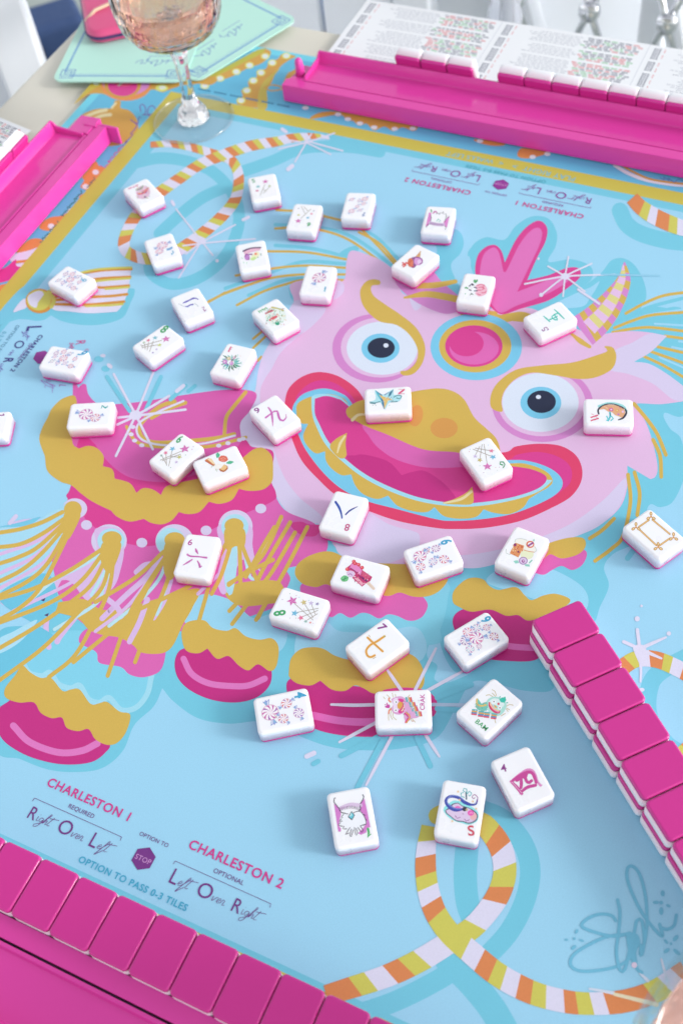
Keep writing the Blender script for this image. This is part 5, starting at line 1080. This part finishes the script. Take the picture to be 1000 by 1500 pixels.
def stand(rk, x, label, tilt=20):
    s_, c_ = math.sin(math.radians(tilt)), math.cos(math.radians(tilt))
    R_ = rk.matrix_basis; 
    t_ = Vector((0, -s_, c_)); n_ = Vector((0, c_, s_)); B = Vector((x, .0429, .0305)); o = B-t_*(TL/2)
    M_ = Matrix(((-1, t_.x, n_.x, o.x), (0, t_.y, n_.y, o.y), (0, t_.z, n_.z, o.z), (0, 0, 0, 1)))
    t = tile(0, 0, 0, label, 'tiles standing in the racks'); t.matrix_world = Matrix.LocRotScale(rk.location, rk.rotation_euler, None) @ M_
for k in range(3):
    stand(rk1, (-364+11.6+23.1*k+449)*1e-3, ['leftmost', 'middle', 'rightmost'][k]+' of the three tiles standing apart in the far rack')
for k in range(9):
    stand(rk1, (-274+11.3+22.75*k+449)*1e-3, ordn[k]+' tile of the long run standing in the far rack, counted from the gap')
for k in range(4):
    stand(rk2, -(633-588+11.4+22.8*k)*1e-3, ordn[k]+' tile standing behind the lip of the upper left rack, counted from its open end')
# ================================================================ glasses
def glass_mat():
    m = principled('clear_glass', (1, 1, 1), .02); b = m.node_tree.nodes['Principled BSDF']
    b.inputs['Transmission Weight'].default_value = 1; b.inputs['IOR'].default_value = 1.48; return m
GLS = glass_mat()
def thin_glass():
    m = bpy.data.materials.new('thin_glass'); m.use_nodes = True; nt = m.node_tree; nt.nodes.clear()
    o = nt.nodes.new('ShaderNodeOutputMaterial'); mx = nt.nodes.new('ShaderNodeMixShader'); t = nt.nodes.new('ShaderNodeBsdfTransparent'); g = nt.nodes.new('ShaderNodeBsdfGlossy')
    f = nt.nodes.new('ShaderNodeLayerWeight'); f.inputs[0].default_value = .35; p_ = nt.nodes.new('ShaderNodeMath'); p_.operation = 'MULTIPLY'; p_.inputs[1].default_value = .28; t.inputs[0].default_value = (.97, .98, .98, 1); g.inputs['Roughness'].default_value = .03
    nt.links.new(f.outputs[1], p_.inputs[0]); nt.links.new(p_.outputs[0], mx.inputs[0]); nt.links.new(t.outputs[0], mx.inputs[1]); nt.links.new(g.outputs[0], mx.inputs[2]); nt.links.new(mx.outputs[0], o.inputs[0]); return m
THIN = thin_glass()
WIN = principled('rose_wine', (.97, .55, .36), .04); WIN.node_tree.nodes['Principled BSDF'].inputs['Transmission Weight'].default_value = .86
WIN.node_tree.nodes['Principled BSDF'].inputs['IOR'].default_value = 1.34
WIN2 = principled('pale_rose_wine', (.95, .66, .58), .03); WIN2.node_tree.nodes['Principled BSDF'].inputs['Transmission Weight'].default_value = .7
def tri(x): x = x % 1.0; return 1-abs(2*x-1)
def wine_glass(label, loc, rz, lvl=.111, bm_=None, fd=.026):
    t = thing('wine_glass', label, 'wine glass', loc, rz, 'cut glass goblets of rose wine')
    foot = [(.0, 0), (.0337, 0), (.0343, .0006), (.0337, .0012), (.026, .0015), (.0165, .0019), (.0135, .0030), (.0122, .0060), (.0112, .010), (.0075, .016)]
    stem = [(.0056, .022), (.0050, .036), (.0052, .052), (.0066, .060), (.0082, .0645), (.0064, .0685), (.0080, .0722)]
    def mod(a, z, i):
        if .0025 < z < .012: return .06*tri(a*8/(2*math.pi))
        if .012 <= z < .073: return .10*(tri(a*6/(2*math.pi))-.5)
        return 0
    vs, fs = lathe_data([(.0002, 0)]+foot[1:6]+[(.0002, .0019)], 64); mesh('foot', vs, fs, THIN, smooth=False, parent=t)
    tube('foot_rim', [(.0341*math.cos(k*math.pi/36), .0341*math.sin(k*math.pi/36), .0008) for k in range(73)], .0007, GLS, t, 8)
    vs, fs = lathe_data([(.0140, .0020), (.0136, .0034), (.0128, .0052), (.0124, .0082), (.0106, .0118), (.0070, .0160)], 48, lambda a, z, i: .05*(tri(a*8/(2*math.pi)+(i % 2)*.5)-.5)); mesh('knop', vs, fs, GLS, smooth=False, parent=t)
    vs, fs = lathe_data([(.0076, .0162)]+stem, 48, mod); mesh('stem', vs, fs, GLS, smooth=False, parent=t)
    # bowl: faceted outside, smooth inside
    outer = [(.0085, .0725), (.016, .0738), (.024, .0765), (.0305, .0800), (.0355, .0845), (.039, .0900), (.0412, .0960), (.0425, .1025), (.0432, .110), (.0436, .118), (.0438, .126), (.0437, .134), (.0434, .143), (.0432, .152), (.0430, .160)]
    inner = [(r-.0022, z+.0012) if z < .112 else (r-.0016, z) for r, z in outer[1:]]
    def modb(a, z, i):
        if .075 < z < .127:
            k = (z-.073)/.0155; u = a*14/(2*math.pi)
            return fd*(max(tri(u+k/2), tri(u-k/2))-.75)
        return 0
    n = 84; ov, of = lathe_data(outer, n, modb); iv, if_ = lathe_data([(.004, .0757)]+inner, n)
    of = of[:-2]; capb = tuple(range(n-1, -1, -1)); b = len(ov); topo = (len(outer)-1)*n; topi = b+(len(inner))*n
    fs = of+[capb]+[tuple(b+k for k in reversed(f)) for f in if_[:-2]]+[tuple(b+k for k in range(n))]
    fs += [(topo+k, topo+(k+1) % n, topi+(k+1) % n, topi+k) for k in range(n)]
    mesh('bowl', ov+iv, fs, bm_ or GLS, smooth=False, parent=t)
    wi = [(.0036, .0762)]+[(r-.0003, z+.0003) for r, z in inner if z < lvl]
    r1 = wi[-1][0]; wi += [(r1, lvl+.0015), (r1-.0006, lvl+.0012), (.0005, lvl+.0011)]
    vs, fs = lathe_data(wi, 84, (lambda a, z, i: modb(a, z, i)*1.6-.10) if bm_ else None); mesh('wine', vs, fs, WIN2 if bm_ else WIN, smooth=not bm_, parent=t)
    return t
p = mf(-513, 683.6, .5); wine_glass('crystal goblet of rose wine standing on the far left corner of the gold frame', p, .3)
p = at(1102, 1590, .12); wine_glass('out of focus goblet of rose wine cut off by the lower right corner', (p.x, p.y, .0005), .8, .146, THIN, .05)
# ================================================================ mint cards, pouch
MINT = plastic('mint_card', (190, 238, 224), .4, k=.88)
def pcard(label, O, X, h, z, th, art, name='mint_card', m=MINT, cat='card', r=.008, group=None):
    o = at(*O, z+th); x = at(*X, z+th); d = x-o; w_ = d.length; ang = math.atan2(d.y, d.x)
    t = thing(name, label, cat, (o.x, o.y, z), ang, group)
    q = [(a+w_/2, b+h/2) for a, b in rrect(w_/2, h/2, r, 6)]
    vs, fs = rings_mesh([[Vector((a, b, zz)) for a, b in q] for zz in (0, th)]); mesh('card_stock', vs, fs, m, parent=t)
    art(t, w_, h, th+1e-5); return t
def strip(V, F, pts, w_, z):
    for (a, b), (c, d) in zip(pts[:-1], pts[1:]):
        l = math.hypot(c-a, d-b) or 1; nx, ny = -(d-b)/l*w_/2, (c-a)/l*w_/2; k = len(V); z += 1.0e-6
        V += [(a+nx, b+ny, z), (a-nx, b-ny, z), (c-nx, d-ny, z), (c+nx, d+ny, z)]; F.append((k+3, k+2, k+1, k))
        strip.z = z
strip.z = 0
def flat(name, V, F, m, t):
    if F: mesh(name, V, F, m, parent=t)
def mint_art(text):
    def f(t, W_, H_, z):
        B_ = ink((110, 160, 214), cloth=False); D_ = ink((84, 120, 200), cloth=False); V, F = [], []
        i = .0085; strip(V, F, [(i+.006, i), (W_-i-.006, i)], .0018, z); strip(V, F, [(W_-i, i+.006), (W_-i, H_-i-.006)], .0018, z); strip(V, F, [(W_-i-.006, H_-i), (i+.006, H_-i)], .0018, z); strip(V, F, [(i, H_-i-.006), (i, i+.006)], .0018, z)
        strip(V, F, [(i+.003, i+.003), (W_-i-.003, i+.003)], .0004, z); flat('printed_border', V, F, B_, t)
        for cx, cy in ((i+.003, i+.003), (W_-i-.003, i+.003), (W_-i-.003, H_-i-.003), (i+.003, H_-i-.003)):
            V, F = [], []; s_ = .0062; P = [(-1, -1), (1, -1), (1, 1), (-1, 1), (-1, -.5), (.55, -.5), (.55, .55), (-.45, .55), (-.45, -.05), (.1, -.05), (.1, .2)]
            strip(V, F, [(cx+a*s_, cy+b*s_) for a, b in P], .0009, z)
            flat('corner_motif', V, F, D_, t)
        V, F = [], []
        for (x0, y0, dx, n) in text:
            zz = z; x = x0; pts = []
            for k in range(n*6):
                pts.append((x0-dx*k/(n*6)+.0022*math.sin(k*1.9), y0+.003*math.sin(k*1.25+.4)+(.006 if k % 13 == 4 else 0)-(.004 if k % 17 == 9 else 0)))
            strip(V, F, pts, .00065, z)
            strip(V, F, [(x0+.004, y0+.009), (x0-dx*.7, y0+.009)], .0006, z)
        flat('handwriting', V, F, D_, t)
    return f
pcard('upper mint green card with blue border lying under the pink pouch', (76, 119), (268, 120), .125, .0022, .0012, mint_art([(.105, .030, .034, 4)]), r=.010, group='mint green cards with blue borders')
pcard('lower mint green card with blue handwriting sticking out to the right of the goblet', (288, 121), (437, 28), .120, .0008, .0012, mint_art([(.050, .030, .026, 3), (.085, .034, .026, 3), (.06, .058, .04, 2)]), r=.010, group='mint green cards with blue borders')
# pouch
LEA = plastic('pink_leather', (222, 84, 136), .38, k=.9); NAVY = plastic('navy_piping', (52, 50, 104), .4); CRM = plastic('cream_trim', (232, 206, 176), .45)
o = at(131, 66, .006); x = at(205, 50, .006); ang = math.atan2((x-o).y, (x-o).x)
po = thing('zip_pouch', 'pink leather pouch with navy piping and cream band on the mint card', 'pouch', (o.x, o.y, .0036), ang)
vs, fs = rounded_block(.15, .085, 0, .012, .004, .005, .016, 8, 5); vs = [(v[0]+.0425, v[1]+.075, v[2]*(1+.25*math.cos(min(1, math.hypot(v[0]/.05, v[1]/.09))*1.5))) for v in vs]
mesh('pouch_body', vs, fs, LEA, smooth=True, parent=po)
q = [(a+.0425, b+.075, .0058) for a, b in rrect(.0425, .075, .016, 8)]; tube('piping', q+[q[0], q[1]], .0014, NAVY, po, 8)
q = [(.001, .028, .0098), (.012, .036, .0140), (.03, .041, .0152), (.05, .042, .0152), (.07, .040, .0145), (.084, .034, .0100)]; tube('cream_band', q, .0016, CRM, po, 8)
# ================================================================ printed rule cards
PAPER = plastic('card_paper', (240, 243, 247), .5, k=.9)
def rule_art(panels):
    def f(t, W_, H_, z):
        cols = {'k': (70, 76, 110), 'r': (226, 84, 90), 'g': (110, 196, 130), 'y': (170, 176, 190)}
        geo = {k: ([], []) for k in cols}; pw = W_/panels
        def q(c, x, y, w_, h_):
            V, F = geo[c]; k = len(V); V += [(x, y, z), (x+w_, y, z), (x+w_, y+h_, z), (x, y+h_, z)]; F.append((k, k+1, k+2, k+3))
        for p_ in range(panels):
            x0 = p_*pw; y = H_-.006; bi = 0
            while y > .006:
                rows = (6, 5, 7, 5)[bi % 4]
                for r_ in range(rows):
                    yy = y-r_*.0028
                    if yy < .004: break
                    q('k', x0+.005, yy, .0017, .0016); q('k', x0+.0073, yy, .0012, .0016); q('k', x0+.0093, yy, .0016, .0016)
                    if r_ % 3 != 2: q('r', x0+.0137, yy, .0009, .0015)
                    x = x0+.024+random.uniform(0, .014)
                    while x < x0+pw*.55:
                        l = random.uniform(.002, .006); q('y', x, yy, l, .0007); x += l+.0011
                    x = x0+pw*.57+random.uniform(0, .006); c = random.choice('krg')
                    while x < x0+pw-.008:
                        for _ in range(random.choice((2, 3, 4, 4))):
                            q(c, x, yy, .0010, .0017); x += .0014
                        x += .0012; c = random.choice('kkrg')
                y -= rows*.0028+.0032; bi += 1
        for k, nm in (('k', 'dark_print'), ('r', 'red_print'), ('g', 'green_print'), ('y', 'fine_print')):
            V, F = geo[k]; o_ = mesh(nm, V, F, ink(cols[k], cloth=False), parent=t); o_['kind'] = 'stuff'
    return f
def rcard(label, o, ang, w_, h, panels, z=.0006):
    t = thing('rule_card', label, 'rule card', (o.x, o.y, z), ang, 'printed rule cards')
    P = [(w_*k/panels, (0.0 if k % 2 == 0 else .0012)) for k in range(panels+1)]
    vs, fs = rings_mesh([[Vector((a, b, zz)) for a, b in ((0, 0), (w_, 0), (w_, h), (0, h))] for zz in (0, .0005)])
    mesh('card_stock', vs, fs, PAPER, parent=t)
    for k in range(1, panels):
        mesh('fold_line', [(w_*k/panels-.0002, 0, .00051), (w_*k/panels+.0002, 0, .00051), (w_*k/panels+.0002, h, .00051), (w_*k/panels-.0002, h, .00051)], [(0, 1, 2, 3)], ink((205, 212, 222), cloth=False), parent=t)
    rule_art(panels)(t, w_, h, .00053); return t
rcard('wide folded white card of red and green number rows behind the far rack', mf(-443, 791.6, 0), TH, .396, .1005, 3, .0008)
o = at(46, 191, .001); d = at(0, 172, .001)-o
rcard('white card of green print partly seen at the left edge behind the rack', o+d.normalized()*.13+Vector((d.y, -d.x, 0)).normalized()*-.16, math.atan2(-d.y, -d.x), .13, .16, 1, .0006)
# ================================================================ room around the table
FLR = principled('floor_stone', hexc(176, 186, 182, .8), .7); grain(FLR, hexc(176, 186, 182, .8), 14, .16, .2, .01)
b = FLR.node_tree
f = mesh('floor', [(-30, -30, -.742), (30, -30, -.742), (30, 30, -.742), (-30, 30, -.742)], [(0, 1, 2, 3)], FLR); prop(f, kind='structure')
WP = plastic('white_paint', (240, 244, 250), .35, k=.95); CU = plastic('blue_cushion', (66, 100, 150), .8, k=.9)
def beam(name, a, b, w_, d_, m, t):
    a, b = Vector(a), Vector(b); v = b-a; q = v.to_track_quat('Z', 'Y'); o_ = box(name, (a+b)/2, (w_, d_, v.length), m, t, .003)
    o_.rotation_mode = 'QUATERNION'; o_.rotation_quaternion = q; return o_
def garden_chair(label, loc, rz, cushion=True):
    t = thing('garden_chair', label, 'chair', loc, rz, 'white wooden chairs around the table')
    for x in (-.23, .23):
        beam('front_leg', (x, .23, 0), (x, .23, .44), .045, .045, WP, t)
        beam('rear_leg', (x, -.22, 0), (x, -.25, .95), .05, .04, WP, t)
        beam('side_rail', (x, -.2, .40), (x, .2, .40), .06, .03, WP, t)
        beam('arm_rest', (x*1.05, -.22, .66), (x*1.05, .26, .66), .05, .025, WP, t); beam('arm_post', (x, .23, .44), (x, .23, .645), .04, .04, WP, t)
    for z in (.92, .52): beam('back_rail', (-.21, -.245, z), (.21, -.245, z), .05, .03, WP, t)
    for s_ in (-1, 1):
        beam('lattice_bar', (s_*.2, -.243, .54), (-s_*.2, -.243, .90), .022, .018+.002*s_, WP, t); beam('lattice_bar', (s_*.2, -.243, .72), (0, -.243, .90), .022, .014+.002*s_, WP, t); beam('lattice_bar', (s_*.2, -.243, .72), (0, -.243, .54), .022, .012+.002*s_, WP, t)
    box('seat', (0, 0, .43), (.50, .48, .03), WP, t, .006)
    if cushion: box('cushion', (0, .0, .475), (.46, .44, .055), CU, t, .02)
    return t
def bgpt(x, y, z): return at(x, y, z)
# left chair: one thick white post rises past the table edge
q = at(64, 84, -.12); u = Vector((math.cos(.1), math.sin(.1), 0))
lc = thing('garden_chair', 'white painted chair whose thick post shows past the left table edge', 'chair', (q.x, q.y, -.74), .1, 'white wooden chairs around the table')
box('rear_leg', (-.024, 0, .55), (.048, .05, 1.1), WP, lc, .004); box('rear_leg', (-.46, .0, .55), (.048, .05, 1.1), WP, lc, .004)
box('panel', (-.20, .03, .66), (.30, .012, .5), WP, lc, .003)
for z in (.42, .98): box('back_rail', (-.24, .012, z), (.40, .025, .06), WP, lc, .004)
box('seat', (-.24, -.25, .44), (.50, .48, .03), WP, lc, .006); 
for x in (-.03, -.45): box('front_leg', (x, -.46, .21), (.045, .045, .42), WP, lc, .004)
# dark blue tote on the floor between chair and table
q = at(78, 48, -.62); tb = thing('tote_bag', 'dark blue bag standing on the floor beyond the left table edge', 'bag', (q.x, q.y, -.74), .25)
TB = plastic('blue_canvas', (58, 82, 128), .8); BR = plastic('brown_strap', (70, 60, 56), .6)
box('bag_body', (.0, .02, .075), (.13, .10, .15), TB, tb, .015); box('strap', (-.045, -.038, .06), (.028, .008, .12), BR, tb, .003)
# far side: white chair with vertical slats
q = at(400, 20, -.20); fc = thing('garden_chair', 'white slatted chair pushed in at the far side of the table', 'chair', (q.x, q.y, -.74), -.45, 'white wooden chairs around the table')
for i, x in enumerate((-.17, -.075, .02, .115)): box('slat', (x, .0, .50), (.088, .014+.001*i, .72), WP, fc, .003)
for z in (.30, .84): box('back_rail', (-.03, .022, z), (.46, .022, .05), WP, fc, .003)
for x in (-.24, .185): box('rear_leg', (x, 0.005, .48), (.045, .04, .96), WP, fc, .004)
box('seat', (-.03, -.27, .44), (.48, .48, .03), WP, fc, .006)
for x in (-.24, .18): box('front_leg', (x, -.48, .21), (.045, .045, .42), WP, fc, .004)
# far right: chair with chrome cross lattice
ST = principled('chrome', (.72, .73, .76), .12, Metallic=1.0)
p1_ = at(865, 12, -.16); p2_ = at(978, 30, -.16); d_ = (p2_-p1_); sp = d_.length; ang = math.atan2(d_.y, d_.x)
ch = thing('lattice_chair', 'white chair with polished metal cross lattice behind the rule card', 'chair', (p1_.x, p1_.y, -.74), ang)
for k in range(-1, 3):
    for s_ in (-1, 1):
        tube('cross_bar', [(k*sp-s_*.034, .004*s_, .58-.085), (k*sp+s_*.034, .004*s_, .58+.085)], .0045, ST, ch, 10)
    vs, fs = lathe_data([(.001, -.006), (.011, -.006), (.013, 0), (.011, .006), (.001, .006)], 24); o_ = mesh('boss', vs, fs, ST, smooth=True, parent=ch); o_.location = (k*sp, -.006, .58); o_.rotation_euler = (math.pi/2, 0, 0)
box('back_panel', (sp*.4, .16, .40), (.56, .012, .74), WP, ch, .003, (0, 0, math.radians(28)))
for x in (-.12, .06, .24): box('upright', (x, .06, .46), (.03, .03, .9), WP, ch, .004)
beam('brace', (-.12, .03, .66), (-.02, .03, .34), .03, .02, WP, ch); beam('brace', (.06, .03, .66), (.16, .03, .34), .03, .022, WP, ch)
box('rail', (.06, .04, .30), (.42, .03, .05), WP, ch, .004); box('rail', (.06, .04, .86), (.42, .03, .05), WP, ch, .004)
# clear ribbed post
ACR = principled('clear_acrylic', (.86, .88, .96), .05); ACR.node_tree.nodes['Principled BSDF'].inputs['Transmission Weight'].default_value = .75
q = at(738, 18, -.10); ap = thing('side_table', 'clear acrylic post of a small side table behind the rule card', 'side table', (q.x, q.y, -.74), 0)
prof = [(.012, .0)]
for i in range(60): prof.append((.0165 if i % 10 else .0195, .01+i*.0125))
vs, fs = lathe_data(prof, 28); mesh('post', vs, fs, ACR, smooth=True, parent=ap)
vs, fs = lathe_data([(.10, -.0), (.10, .012), (.02, .02)], 32); mesh('base_plate', vs, fs, ACR, smooth=True, parent=ap)
vs, fs = lathe_data([(.02, .755), (.14, .762), (.14, .772), (.001, .772)], 40); mesh('table_top', vs, fs, ACR, smooth=True, parent=ap)
# blue throw and wooden stool seen in the gap
q = at(560, 6, -.40); sb = thing('bench', 'low wooden bench with a blue cushion beyond the rule card', 'bench', (q.x, q.y, -.74), -.25)
WD = plastic('oak', (150, 128, 112), .6); grain(WD, hexc(165, 145, 130), 40, .2, 0)
box('bench_top', (.08, .1, .30), (.7, .30, .04), WD, sb, .006); box('cushion', (.06, .06, .345), (.44, .22, .05), CU, sb, .018)
for x in (-.2, .36): box('leg', (x, .1, .14), (.05, .25, .28), WD, sb, .004)
# low white wall closes the view
RW = plastic('wall_paint', (222, 228, 232), .6, k=.9)
wl = mesh('wall', *rings_mesh([[Vector((-5, 4.2, z)), Vector((5, 4.2, z)), Vector((5, 4.3, z)), Vector((-5, 4.3, z))] for z in (-.742, 2.0)]), RW)
prop(wl, 'long plain white wall far behind the table', 'wall')
